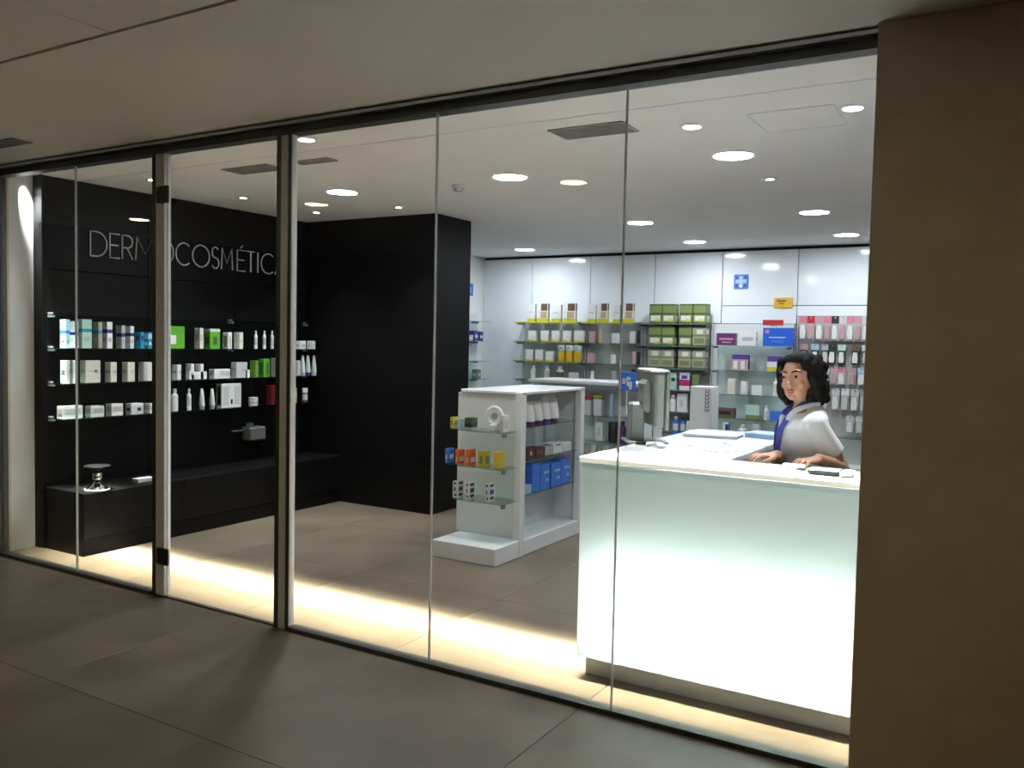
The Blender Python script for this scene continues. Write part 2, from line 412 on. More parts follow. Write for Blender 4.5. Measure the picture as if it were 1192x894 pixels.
SR = ringmesh(.028, .05, .006, 'steel'); SL = MB().lathe([(.027, -.004), (.027, 0)], n=14).mesh('lens', 'lampspot')
SR2 = ringmesh(.045, .065, .006, 'alulight'); SL2 = MB().lathe([(.044, -.006), (.044, 0)], n=14).mesh('lens', 'lampspot')
for (x, y, big, lb) in ((-1.50, .955, 1, 'over the counter front beside the hatch'), (-.735, .95, 1, 'beside the brown wall pier'), (-1.50, 2.487, 0, 'behind the counter lamp'),
                   (-5.42, 1.565, 0, 'washing the middle of the black wall'), (-4.56, 2.46, 0, 'before the block beside the room corner'), (-5.43, 2.40, 0, 'in the corner of black wall and block'),
                   (-5.42, .73, 0, 'near the chrome stand end of black wall'), (-3.50, .30, 1, 'tight against the head rail by the door post')):
    t = thing('spotlight', (x, y, H), 'small recessed ceiling spotlight '+lb, 'light', group='small ceiling spots')
    link('trim_ring', SR2 if big else SR, t); link('lens', SL2 if big else SL, t)
    area('spot_beam', (x, y, H-.012), (0, 0, 0), .05, .05, P_SPOT, (.92, .96, 1), 75, 'DISK')
CR = ringmesh(.09, .11, .008, 'steel'); CL = MB().lathe([(.09, -.003), (.09, 0)], n=18).mesh('diffuser', 'lampcorr')
# corridor lamps above and behind the camera: the glass mirrors three of them; the row runs on past the pier
for nm, x, lb in (('end', -7.40, 'at the end wall'), ('narrow_pane', -5.10, 'opposite the narrow panes'), ('wide_pane', -2.72, 'opposite the wide panes'), ('pier', -.36, 'beside the brown pier')):
    t = thing('corridor_lamp_%s_offscreen' % nm, (x, -2.05, H), 'warm round recessed lamp in the corridor ceiling '+lb, 'light', group='corridor ceiling lamps')
    link('trim_ring', CR, t); link('diffuser_%s_offscreen' % nm, CL, t)

def vent(x0, x1, y0, y1, lb, z=H, nsl=6):
    t = thing('ceiling_vent', ((x0+x1)/2, (y0+y1)/2, z), lb, 'vent', group='ceiling air vents')
    w, d = (x1-x0)/2, (y1-y0)/2
    fr = MB().box(-w, w, -d, -d+.012, -.008, 0).box(-w, w, d-.012, d, -.008, 0).box(-w, -w+.012, -d, d, -.008, 0).box(w-.012, w, -d, d, -.008, 0)
    fr.build('frame', 'ventgrey', t); B('backing', (-w+.01, w-.01, -d+.01, d-.01, -.002, 0), 'plasticdark', t)
    sm = MB().box(-w+.012, w-.012, -.004, .004, -.007, -.001).mesh('slat', 'ventgrey')
    for k in range(nsl): link('slat', sm, t, (0, -d+.02+(2*d-.04)*(k+.5)/nsl, 0))
vent(-2.19, -1.77, .70, .92, 'grey slatted ceiling vent above the lit counter end')
vent(-4.64, -4.22, .68, .86, 'grey slatted ceiling vent behind the glass door')
vent(-4.02, -3.72, .70, .80, 'slim grey ceiling vent beside the door lock post', nsl=3)
vent(-5.62, -5.02, -.48, -.36, 'grey slot vent in the corridor soffit', nsl=3)
sd = thing('smoke_detector', (-3.53, 1.84, H), 'small white round smoke detector on shop ceiling', 'detector')
MB().lathe([(.05, 0), (.05, -.015), (.045, -.02)], n=18).build('base', 'white', sd, smooth=True)
MB().lathe([(.034, -.02), (.036, -.028), (.028, -.042), (.012, -.045)], n=18).build('sensor_head', 'pgrey', sd, smooth=True)
ah = thing('access_hatch', (-1.0, 1.05, H), 'flush square access hatch in shop ceiling', 'hatch')
B('panel', (-.19, .19, -.19, .19, -.002, 0), 'ceil', ah)
fr = MB(); [fr.box(*q) for q in ((-.2, .2, -.2, -.195, -.003, 0), (-.2, .2, .195, .2, -.003, 0), (-.2, -.195, -.2, .2, -.003, 0), (.195, .2, -.2, .2, -.003, 0))]
fr.build('frame', 'ceil', ah)

# ------------------------------------------------------------------ product builders
ORD = ['first', 'second', 'third', 'fourth', 'fifth', 'sixth', 'seventh', 'eighth', 'ninth', 'tenth', 'eleventh', 'twelfth', 'thirteenth', 'fourteenth', 'fifteenth', 'sixteenth', 'seventeenth', 'eighteenth', 'nineteenth', 'twentieth']
def ordinal(i): return ORD[i] if i < len(ORD) else 'number %d' % (i+1)

def carton(w, d, h, base, bands=(), label=None, mesh_name='carton'):
    """closed carton, front at -y, origin at bottom centre of the front; bands = (f0, f1, colour) of the height; label = (colour, x0,x1,z0,z1 fractions)"""
    mats = [base]; mb = MB()
    cuts = [0.0]
    for f0, f1, c in bands: cuts += [f0, f1]
    cuts = sorted(set([round(min(max(q, 0), 1), 3) for q in cuts]+[1.0]))
    e = .0015
    for a, b in zip(cuts[:-1], cuts[1:]):
        m = 0
        for f0, f1, c in bands:
            if a >= f0-1e-3 and b <= f1+1e-3:
                if c not in mats: mats.append(c)
                m = mats.index(c)
        if len(cuts) == 2: mb.cbox(-w/2, w/2, 0, d, a*h, b*h, e, m)
        else: mb.box(-w/2, w/2, 0, d, a*h, b*h, m)
    # tuck flap on the top and printed label proud of the front
    mb.box(-w/2+.002, w/2-.002, d*.08, d*.5, h, h+.0012, mats.index(bands[-1][2]) if bands and bands[-1][1] > .98 else 0)
    if label:
        for lb in ([label] if isinstance(label[0], str) else label):
            c, a, b, z0, z1 = lb
            if c not in mats: mats.append(c)
            k = mats.index(c)
            mb.box(-w/2+a*w, -w/2+b*w, -.0012, .002, z0*h, z1*h, k)
            mb.box(w/2-.002, w/2+.0012, d*.2, d*.8, z0*h, z1*h, k); mb.box(-w/2-.0012, -w/2+.002, d*.2, d*.8, z0*h, z1*h, k)
    return mb.mesh(mesh_name, mats)

def bottle(w, h, body, cap, label=None, n=14, pump=False):
    r = w/2; mats = [body, cap]; mb = MB()
    lc = 0
    if label: mats.append(label); lc = 2
    prof = [(r*.9, 0), (r, .01*h), (r, .22*h), (r*1.01, .221*h), (r*1.01, .6*h), (r, .601*h), (r, .68*h), (r*.8, .76*h), (r*.42, .8*h), (r*.42, .82*h), (r*.55, .821*h), (r*.55, .985*h), (r*.45, h)]
    ms = [0, 0, 0, lc, lc, 0, 0, 0, 0, 1, 1, 1]
    mb.lathe(prof, (0, r, 0), n, mats=ms)
    if pump: mb.box(-r*.2, r*.2, -.2*r, r, h, h+.012, 1)
    return mb.mesh('bottle', mats, True)

def jar(w, h, body, lid, label=None, n=16):
    r = w/2; mats = [body, lid]+([label] if label else [])
    k = 2 if label else 0
    return MB().lathe([(r*.92, 0), (r, .04*h), (r, .15*h), (r*1.01, .151*h), (r*1.01, .55*h), (r, .551*h), (r*.96, .66*h), (r*1.02, .661*h), (r*1.02, .96*h), (r*.95, h)], (0, r, 0), n, mats=[0, 0, 0, k, k, 0, 0, 1, 1]).mesh('jar', mats, True)

def tube_pack(w, d, h, body, cap):
    """squeeze tube standing on its cap: round below, crimped flat on top"""
    mb = MB()
    mb.loft([(0, d/2, 0, w*.36, d*.42), (0, d/2, h*.16, w*.38, d*.44)], 14, 1)
    mb.loft([(0, d/2, h*.16, w*.46, d*.48), (0, d/2, h*.6, w*.49, d*.34), (0, d/2, h*.93, w*.5, d*.08), (0, d/2, h, w*.5, d*.06)], 14, 0)
    return mb.mesh('tube', [body, cap], True)

def blister(w, h, card, blob, head):
    """hanging blister pack: card with a euro slot and a bulged clear bubble over the product"""
    mb = MB(); t = .004
    mb.box(-w/2, w/2, 0, t, 0, h*.90, 0)
    mb.box(-w/2, -w*.1, 0, t, h*.90, h, 1); mb.box(w*.1, w/2, 0, t, h*.90, h, 1); mb.box(-w*.1, w*.1, 0, t, h*.96, h, 1)
    mb.box(-w/2-.0005, w/2+.0005, -.0008, t+.0005, h*.70, h*.90, 1)
    mb.prism([(-w*.3, h*.08), (w*.3, h*.08), (w*.36, h*.3), (w*.25, h*.62), (-w*.25, h*.62), (-w*.36, h*.3)], -.03, 0, 2)
    return mb.mesh('blister_pack', [card, head, blob])

# ------------------------------------------------------------------ glass shelves on the black wall (face +x)
ZS = {'upper': 1.435, 'middle': 1.185, 'lower': .935}
for nm, z, lb in (('top', 1.675, 'empty glass shelf high on the black wall above the cartons'), ('upper', 1.435, 'glass shelf of tall blue and green cartons on black wall'),
              ('middle', 1.185, 'glass shelf of square white cartons on black wall'), ('lower', .935, 'glass shelf of low white packs on black wall')):
    t = thing('glass_shelf', (XB, 1.56, z), lb, 'shelf', group='glass shelves on the black wall')
    B('glass_board', (0, .20, -1.27, 1.27, -.008, 0), 'shelfglass', t)
    for y in (-1.255, .35, 1.25): MB().box(0, .05, y-.012, y+.012, -.022, -.008).box(0, .03, y-.012, y+.012, 0, .012).build('bracket', 'steel', t)
XF = -5.815
def rowX(items, z, where, group):
    """items on a shelf facing +x: (px0, px1, py_top, kind, look, args)"""
    for i, it in enumerate(items):
        x0, x1, yt, kind, look, args = it
        d = args.get('d', .07)
        a = at(x0, 420, X=XF-d).y; b = at(x1, 420, X=XF).y
        w = max(b-a, .03); yc = a+w/2
        h = max(at((x0+x1)/2, yt, X=XF).z - z, .03)
        place(kind, look, args, w, d, h, (XF, yc, z+.001), math.pi/2, '%s on %s, %s from white wall' % (look, where, ordinal(i)), group)
def place(kind, look, a, w, d, h, loc, rz, label, group):
    if kind == 'carton': me = carton(w, d, h, a.get('c', 'pwhite'), a.get('bands', ()), a.get('label')); nm, cat = 'carton', 'box'
    elif kind == 'bottle': me = bottle(w, h, a.get('c', 'pwhite'), a.get('cap', 'pwhite'), a.get('label')); nm, cat = 'bottle', 'bottle'
    elif kind == 'jar': me = jar(w, h, a.get('c', 'pwhite'), a.get('cap', 'pgrey'), a.get('label')); nm, cat = 'jar', 'jar'
    elif kind == 'tube': me = tube_pack(w, d, h, a.get('c', 'pwhite'), a.get('cap', 'pgrey')); nm, cat = 'tube', 'tube'
    else: me = blister(w, h, a.get('c', 'pgrey'), a.get('cap', 'pwhite'), a.get('label', 'pink')); nm, cat = 'blister_pack', 'pack'
    return tag(link(a.get('name', nm), me, None, loc, rz), label, a.get('cat', cat), group)
C_ = 'carton'
def K(**k): return k
bw = lambda c, c2='pwhite', f=(.55, .66): K(c=c2, bands=((f[0], f[1], c),), label=('pgrey', .2, .8, .25, .4))
rowX([
 (70, 80, 372, C_, 'pale blue carton with blue stripe', bw('midblue', 'lblue', (.5, .62))), (80, 88.5, 374, C_, 'pale blue carton with navy stripe', bw('navy', 'pale', (.48, .6))),
 (89, 107, 372, C_, 'wide pale green carton with teal stripe', bw('teal', 'mint', (.56, .68))), (108, 118, 375, C_, 'grey green carton with blue stripe', bw('teal', 'taupe', (.55, .68))),
 (118, 131, 375, C_, 'white carton with navy stripe', bw('navy', 'pwhite', (.58, .72))), (135, 144, 379, C_, 'grey carton with dark stripe', bw('navy', 'pgrey', (.5, .66))),
 (145, 156, 380, C_, 'pale lilac carton with navy stripe', bw('navy', 'pale', (.55, .7))), (157, 166, 387, C_, 'dark teal carton', K(c='teal', label=('navy', .2, .8, .5, .8))),
 (166, 177, 387, C_, 'bright teal carton', K(c='teal', bands=((.6, .9, 'lblue'),), label=('pale', .2, .8, .2, .4))),
 (190, 215, 380, C_, 'wide green carton with white panel', K(c='green', label=('pwhite', .0, .45, .2, .6))), (226, 237, 382, C_, 'white carton with cream side', K(c='cream', label=('pgrey', .2, .8, .4, .7))),
 (238, 256, 383, C_, 'leaf green carton with white top', K(c='green', bands=((.86, 1, 'pwhite'),), label=('dgreen', .3, .7, .2, .6))),
 (259, 270, 387, C_, 'small plain white carton', K(c='pwhite', label=('leaf', .4, .6, .1, .8))), (272, 283, 387, C_, 'small off white carton', K(c='cream', label=('lgrey', .2, .8, .4, .6))),
 (291, 300, 385, 'bottle', 'white bottle with grey label', K(c='pwhite', cap='pwhite', label='pgrey')), (301, 309, 385, 'bottle', 'white bottle with grey cap', K(c='pwhite', cap='lgrey', label='pgrey')),
 (310, 318, 385, 'bottle', 'grey bottle with white cap', K(c='lgrey', cap='pwhite', label='pgrey')), (322, 336, 386, 'bottle', 'wide white bottle behind the door post', K(c='pwhite', cap='lgrey', label='pgrey')),
 (343, 356, 397, C_, 'low flat white carton', K(label=('pgrey', .2, .8, .3, .6))), (357, 367, 397, C_, 'low flat white carton', K(label=('lgrey', .2, .8, .3, .6)))],
 1.435, 'upper glass shelf', 'products on the upper glass shelf')
sq = lambda c='pwhite': K(c=c, label=(('lgrey', .2, .8, .5, .56), ('pgrey', .6, .8, .45, .6)))
rowX([
 (70, 79, 420, C_, 'grey white square carton', sq('lgrey')), (79, 88, 420, C_, 'bright white square carton', sq()), (93, 117, 420, C_, 'wide cream carton with small emblem', sq('cream')),
 (122, 136, 422, C_, 'white carton with fine print', sq('cream')), (142, 157, 422, C_, 'white carton with fine print', sq('cream')), (161, 177, 422, C_, 'two tone grey and white carton', K(c='cream', label=('pgrey', 0, .4, .02, .98))),
 (200, 211, 425, C_, 'narrow white carton', sq()), (216, 226, 424, C_, 'white carton with lilac print', K(c='pwhite', label=('pale', .2, .8, .3, .8))), (227, 234, 424, C_, 'slim white carton', sq()), (219, 241, 433, C_, 'low wide white carton in front', K(c='pwhite', d=.02, label=('pale', .3, .6, .3, .7))),
 (243, 268, 430, C_, 'low white carton with speckled print', K(c='pwhite', label=(('lgrey', .35, .95, .3, .8), ('violet', .5, .6, .5, .6)))), (269, 288, 422, C_, 'grey white carton with fine print', sq('lgrey')), (283, 291, 431, C_, 'small white cube carton', K(c='pwhite', d=.03)),
 (291, 301, 420, C_, 'pale green carton', K(c='leaf', label=('green', .5, .9, .1, .9))), (301, 314, 418, C_, 'vivid green carton', K(c='green', label=('dgreen', .4, .8, .1, .8))), (315, 324, 417, C_, 'beige carton beside the green ones', K(c='taupe')),
 (341, 348, 420, C_, 'pale blue white carton', K(c='pale')), (348, 353, 414, 'tube', 'tall white tube', K(c='pwhite', cap='lgrey')), (354, 360, 414, 'tube', 'tall lilac tube', K(c='pale', cap='violet')), (361, 367, 414, 'tube', 'tall white tube', K(c='pwhite', cap='pale'))],
 1.185, 'middle glass shelf', 'products on the middle glass shelf')
pk = K(c='lgrey', bands=((.0, .3, 'pwhite'), (.8, 1, 'pwhite')), label=('pgrey', .15, .85, .35, .75))
rowX([
 (66, 96, 473, C_, 'low wide silver white pack', pk), (99, 121, 473, C_, 'low silver pack with grey print', pk), (123, 143, 470.5, C_, 'low silver pack with grey print', pk), (146, 167, 470, C_, 'low silver pack with dark emblem', K(c='lgrey', bands=((.8, 1, 'pwhite'),), label=('dark', .5, .8, .3, .6))), (168, 179, 470, C_, 'low silver pack with dark print', pk),
 (196, 209, 453, 'bottle', 'white bottle with grey base', K(c='pwhite', cap='lgrey', label='pwhite')), (213, 224, 453, 'bottle', 'white bottle with grey base', K(c='pwhite', cap='lgrey', label='lgrey')), (230, 237.5, 453, 'tube', 'slim white tube', K(c='pwhite', cap='pgrey')), (242, 249, 453, 'tube', 'slim white tube', K(c='pwhite', cap='pgrey')),
 (252, 281, 447, C_, 'large square white display carton with grey prints', K(c='pwhite', label=(('lgrey', .06, .35, .1, .9), ('lgrey', .65, .95, .1, .9), ('dark', .45, .55, .15, .35)))), (288, 303, 463, 'jar', 'small white jar', K(c='pwhite', cap='lgrey', label='pgrey')),
 (310, 322, 449, C_, 'dark red carton half behind the door post', K(c='darkred', label=('maroon', .2, .8, .3, .7))), (337, 345, 452, C_, 'narrow yellow carton', K(c='yellow', label=('cream', .2, .8, .4, .7))), (349, 360, 452, 'jar', 'small white jar with dark base', K(c='brown', cap='pwhite', label='lgrey'))],
 .935, 'lower glass shelf', 'products on the lower glass shelf')

# ------------------------------------------------------------------ wall lettering
def arc(cx, cz, rx, rz, a0, a1, n=14):
    return [(cx+rx*math.cos(math.radians(a0+(a1-a0)*i/n)), cz+rz*math.sin(math.radians(a0+(a1-a0)*i/n))) for i in range(n+1)]
GL = {
 'D': [[(0, 0), (0, 1), (.35, 1)]+arc(.35, .5, .65, .5, 90, -90)+[(0, 0)]], 'E': [[(1, 1), (0, 1), (0, 0), (1, 0)], [(0, .53), (.85, .53)]],
 'R': [[(0, 0), (0, 1), (.5, 1)]+arc(.55, .74, .42, .26, 90, -90)+[(0, .48)], [(.45, .48), (1, 0)]], 'M': [[(0, 0), (.08, 1), (.5, .3), (.92, 1), (1, 0)]],
 'O': [arc(.5, .5, .5, .5, 0, 360, 28)], 'C': [arc(.55, .5, .55, .5, 50, 310, 22)], 'S': [arc(.5, .75, .42, .25, 35, 270, 14)+arc(.5, .25, .45, .25, 90, -150, 14)],
 'É': [[(1, 1), (0, 1), (0, 0), (1, 0)], [(0, .53), (.85, .53)], [(.4, 1.1), (.65, 1.24)]], 'T': [[(0, 1), (1, 1)], [(.5, 1), (.5, 0)]], 'I': [[(.5, 0), (.5, 1)]], 'A': [[(0, 0), (.5, 1), (1, 0)], [(.2, .36), (.8, .36)]],
}
sg = thing('wall_lettering', (XB, 1.6, 2.118), 'thin silver letters DERMOCOSMÉTICA across the top of the black wall', 'sign')
spans = [('D', 104.3, 123.5), ('E', 127, 138.5), ('R', 141.5, 153.5), ('M', 157, 179), ('O', 183, 201), ('C', 204, 221), ('O', 223.5, 243), ('S', 245.5, 254.5), ('M', 257, 270), ('É', 275.5, 285), ('T', 287, 295.5), ('I', 298, 301), ('C', 303.5, 318.5), ('A', 319.5, 335)]
for ch, a, b in spans:
    ya, yb = at(a, 290, X=XB).y, at(b, 290, X=XB).y
    mb = MB()
    for pl in GL[ch]:
        pts = [(0.008, ya+(yb-ya)*u-1.6, .180*v) for u, v in pl]
        mb.tube(pts, .0062, 6)
    mb.build('letter', 'lettering', sg, smooth=True)

# ------------------------------------------------------------------ black bench cabinets under the wall
XC = -5.53; ZC = .44
for i, (a, b) in enumerate(((.27, 1.10), (1.10, 1.97), (1.97, 2.855))):
    lb = ('low black cabinet carrying the chrome stand', 'low black cabinet in the middle of the bench', 'low black cabinet against the black block')[i]
    t = thing('low_cabinet', ((XB+XC)/2, (a+b)/2, 0), lb, 'cabinet', group='black bench cabinets')
    w, d = (XC-XB)/2, (b-a)/2
    B('carcass', (-w, w-.02, -d, d, .115, ZC), 'black', t, .002); B('plinth', (-w, w-.012, -d, d, 0, .115), 'black', t)
    B('drawer_front', (w-.02, w, -d+.002, d-.002, .12, ZC-.004), 'black2', t, .002)
# chrome stand
ps = (-5.60, .42, ZC)
st = thing('tester_stand', ps, 'round chrome tester stand with black tray on the low black cabinet', 'stand')
MB().lathe([(.075, 0), (.078, .006), (.074, .012), (.055, .03), (.03, .055), (.022, .06)], n=28).build('base', 'chrome', st, smooth=True)
MB().lathe([(.078, .0), (.083, .003), (.083, .008), (.078, .011)], n=28).build('base_ring', 'pwhite', st, smooth=True)
MB().lathe([(.018, .06), (.018, .075)], n=16).build('stem', 'dark', st, smooth=True)
MB().lathe([(.030, .075), (.034, .08), (.034, .10), (.031, .104), (.034, .108), (.034, .125), (.028, .13)], n=24).build('collar', 'chrome', st, smooth=True)
MB().lathe([(.02, .13), (.03, .15), (.085, .166), (.088, .172), (.085, .174)], n=28).build('tray', 'black2', st, smooth=True)
B('flat_white_box', (-.035, .035, -.07, .07, 0, .03), 'pwhite', None, .003, tuple(at(167, 565, X=-5.66).xy)+(ZC,))
tag(bpy.data.objects['flat_white_box'], 'small flat white box lying on the low black cabinet', 'box')
wm = thing('wall_dispenser', (XB, 2.05, .62), 'grey beige wall dispenser with thin side arm above the bench', 'dispenser')
B('body', (0, .13, .0, .18, 0, .12), 'dispgrey', wm, .012); B('side_arm', (.03, .06, -.14, .0, .085, .1), 'dispgrey', wm, .004); B('mount', (0, .02, .05, .13, .12, .15), 'plasticdark', wm, .003)

# ------------------------------------------------------------------ white gondola
gx0, gx1 = -3.62, -3.07
go = thing('gondola', (-3.33, 2.40, 0), 'white gondola shelf unit with shelved end panel and glass shelves', 'shelf unit')
def G(name, b, m, c=.003): return B(name, (b[0]+3.33, b[1]+3.33, b[2]-2.40, b[3]-2.40, b[4], b[5]), m, go, c)
G('end_base', (-3.60, gx1, 1.69, 2.05, 0, .122), 'white', .004)
G('end_panel', (-3.63, -3.125, 2.03, 2.06, .122, 1.165), 'white')
G('corner_post', (-3.125, -3.065, 2.01, 2.075, .0, 1.185), 'white', .004)
G('side_base', (-3.58, -3.07, 2.08, 3.04, 0, .112), 'white', .004)
G('spine_panel', (-3.345, -3.315, 2.06, 3.02, .112, 1.17), 'whitemat')
G('corner_post', (-3.12, -3.065, 2.955, 3.02, .112, 1.185), 'white', .004); G('end_wall', (-3.58, -3.12, 2.985, 3.01, .112, 1.17), 'white')
G('top_cap', (-3.60, -3.065, 2.02, 3.025, 1.168, 1.19), 'white', .004)
for z in (.912, .655, .412):
    s = G('end_shelf', (-3.56, -3.09, 1.80, 2.03, z-.008, z), 'shelfglass', 0)
    B('shelf_clip', (-.01, .01, -.02, .02, -.026, 0), 'plasticdark', s, .002, (-3.10+3.33, 1.83-2.40, z-.008))
for z in (.927, .684, .427):
    s = G('side_shelf', (-3.315, -3.10, 2.08, 2.955, z-.008, z), 'shelfglass', 0)
    for y in (2.12, 2.92): B('shelf_clip', (-.02, .02, -.01, .01, -.022, 0), 'plasticdark', s, .002, (-3.29+3.33, y-2.40, z-.008))
def rowY(items, yf, z, where, group, frm, py=None, hmax=9):
    """items facing -y with their fronts at y=yf: (px0, px1, py_top, kind, look, args)"""
    for i, it in enumerate(items):
        x0, x1, yt, kind, look, a = it
        d = a.get('d', .08); p = py or yt
        xa = at(x0, p, Y=yf).x; xb = at(x1, p, Y=yf+d).x
        if kind != C_ and kind != 'blister': xb = at(x1, p, Y=yf).x
        w = max(xb-xa, .03); h = min(max(at((x0+x1)/2, yt, Y=yf).z-z, .03), hmax)
        place(kind, look, a, w, d, h, (xa+w/2, yf, z+.001), 0, '%s on %s, %s from %s' % (look, where, ordinal(i), frm), group)
E1 = 'gondola end products'
rowY([(524, 531, 486, C_, 'yellow carton', K(c='yellow', label=('leaf', .2, .8, .3, .7))), (532, 539, 488, C_, 'blue grey carton', K(c='lblue')), (541, 556, 487, C_, 'dark green carton on white base', K(c='dark', bands=((.55, 1, 'dgreen'), (0, .2, 'pgrey'))))]+
     [(582, 592, 484, C_, 'white carton with grey print', K(label=('lgrey', .2, .8, .2, .7)))], 1.83, .912, 'upper gondola end shelf', E1, 'black block side')
rowY([(518, 529, 523, C_, 'blue carton with white emblem', K(c='midblue', label=('pwhite', .3, .6, .3, .6))), (530, 541, 524, C_, 'orange carton with white print', K(c='orange', label=('pwhite', .3, .5, .2, .5))), (541.5, 554, 524, C_, 'red orange carton with white print', K(c='orange', label=('cream', .4, .6, .2, .5))),
      (556, 571, 526, C_, 'yellow green carton', K(c='yellow', label=('leaf', .3, .7, .2, .7))), (575, 588, 527, C_, 'amber yellow carton', K(c='amber', label=('yellow', .3, .7, .1, .6)))], 1.83, .655, 'middle gondola end shelf', E1, 'black block side')
dv = K(c='pwhite', label=(('dark', .2, .7, .82, .95), ('violet', .3, .6, .4, .65), ('dark', .4, .8, .1, .25)))
rowY([(527, 540, 561, C_, 'white pack with dark print', dv), (542, 553, 563, C_, 'white pack with dark print', dv), (565, 576, 564, C_, 'white pack with dark print', dv)], 1.83, .412, 'lower gondola end shelf', E1, 'black block side')
rl = thing('ring_display', (-3.225, 1.90, .9128), 'white ring shaped display piece on the upper gondola end shelf', 'display')
mb = MB()
mb.tube([(.06*math.cos(math.radians(a)), 0, .105+.06*math.sin(math.radians(a))) for a in range(0, 361, 15)], .015, 8); mb.build('ring', 'pwhite', rl, smooth=True)
MB().lathe([(.024, -.006), (.024, .006)], (0, 0, .105), 14, axis='y').build('hub', 'pgrey', rl); B('foot', (-.03, .03, -.03, .03, 0, .045), 'pwhite', rl, .006); B('spoke', (-.05, .05, -.004, .004, .1, .11), 'pwhite', rl)
def rowS(items, z, where, group):
    """items on the side shelves facing +x: front plane x=-3.12"""
    xf = -3.125
    for i, it in enumerate(items):
        x0, x1, yt, kind, look, a = it
        d = a.get('d', .10)
        ya = at(x0, yt, X=xf-d*.0).y; yb = at(x1, yt, X=xf).y; w = max(yb-ya, .03); h = max(at((x0+x1)/2, yt, X=xf).z-z, .025)
        place(kind, look, a, w, d, h, (xf, ya+w/2, z+.001), math.pi/2, '%s on %s, %s from gondola end' % (look, where, ordinal(i)), group)
S1 = 'gondola side products'
rowS([(617, 627, 468, 'tube', 'tall pale pink tube', K(c='pwhite', cap='purple')), (628, 636, 467, 'tube', 'tall white tube with dark cap', K(c='pwhite', cap='purple')), (637, 645, 463, 'tube', 'tall pinkish white tube', K(c='pwhite', cap='violet')), (646, 655, 465, 'tube', 'tall pale tube', K(c='pwhite', cap='purple'))], .927, 'upper side shelf', S1)
rowS([(613, 623, 522, C_, 'maroon carton with white mark', K(c='maroon', label=('pwhite', .45, .6, .3, .7))), (624, 634, 521, C_, 'brown carton', K(c='maroon', label=('brown', .2, .8, .3, .7))), (635, 643, 520, C_, 'grey carton', K(c='pgrey')), (644, 655, 516, C_, 'white carton with black print', K(label=('dark', .3, .8, .75, .88))), (656, 665, 515, C_, 'low white carton', K(label=('lgrey', .3, .8, .4, .6)))], .684, 'middle side shelf', S1)
bb = K(c='midblue', label=(('lblue', .35, .9, .62, .72), ('lblue', .6, .9, .3, .4)))
rowS([(611, 619, 565, C_, 'small pale blue carton', K(c='lblue')), (620, 629, 540, C_, 'tall blue carton', K(c='midblue')), (629.5, 640, 541, C_, 'tall blue carton with pale lettering bar', bb), (642, 653, 539, C_, 'tall blue carton with pale lettering bar', bb), (653.5, 664, 535, C_, 'tall blue carton with pale lettering bar', bb)], .427, 'lower side shelf', S1)

# second gondola
g2 = thing('gondola', (-3.6, 4.35, 0), 'long white gondola behind the first with grey edged top', 'shelf unit')
def G2(name, b, m, c=.003): return B(name, (b[0]+3.6, b[1]+3.6, b[2]-4.35, b[3]-4.35, b[4], b[5]), m, g2, c)
G2('base', (-4.2, -3.0, 4.08, 4.62, 0, .12), 'white', .004); G2('spine_panel', (-4.2, -3.0, 4.34, 4.37, .12, 1.15), 'whitemat')
G2('top_cap', (-4.22, -3.0, 4.10, 4.62, 1.155, 1.185), 'white', .004); G2('top_edge', (-4.05, -3.02, 4.085, 4.10, 1.115, 1.15), 'plasticdark', .002)
G2('end_panel', (-3.025, -3.0, 4.12, 4.60, .12, 1.155), 'white'); G2('end_panel', (-4.2, -4.175, 4.12, 4.60, .12, 1.155), 'white')
for z in (.86, .62, .38): G2('shelf', (-4.17, -3.03, 4.12, 4.34, z-.008, z), 'shelfglass', 0)
S2 = 'second gondola products'
rowY([(673, 679, 458, C_, 'slim blue carton', K(c='violet', d=.05)), (680, 690, 462, C_, 'pale carton with red top', K(c='pale', bands=((.82, 1, 'red'),), d=.05)), (691, 703, 461, C_, 'pale carton with green and orange top', K(c='pale', bands=((.82, .93, 'green'), (.93, 1, 'amber')), d=.05)), (710, 716, 458, C_, 'tall pale lilac carton', K(c='lblue', d=.05))], 4.16, .86, 'upper second gondola shelf', S2, 'first gondola', 470, .25)
rowY([(693, 704, 492, C_, 'small white carton', K(c='pwhite', label=('lgrey', .3, .7, .3, .7), d=.05)), (706, 718, 492, 'jar', 'black jar', K(c='dark', cap='dark')), (719, 727, 483, 'bottle', 'dark purple bottle', K(c='purple', cap='dark'))], 4.16, .62, 'lower second gondola shelf', S2, 'first gondola', 500, .20)
rowY([(678+7.5*k, 684+7.5*k, 512, 'tube', 'pale grey tube', K(c='lgrey' if k % 2 else 'taupe', cap='pgrey')) for k in range(7)], 4.16, .38, 'lowest second gondola shelf', S2, 'first gondola', 520, .20)
bs = thing('blue_sign', (-3.15, 4.07, 1.0), 'small blue square sign with white pictogram on the second gondola', 'sign')
MB().cbox(-.085, .085, -.006, .006, .12, .29, .003).build('plate', 'midblue', bs)
mb = MB()
for q in ((-.045, -.015, .18, .23), (-.005, .035, .215, .245), (0, .05, .16, .2), (-.03, .005, .2, .22), (.02, .05, .13, .16)): mb.box(q[0], q[1], -.008, -.005, q[2], q[3])
mb.build('pictogram', 'pwhite', bs); B('clip_post', (-.006, .006, -.004, .004, -.1, .12), 'alulight', bs)

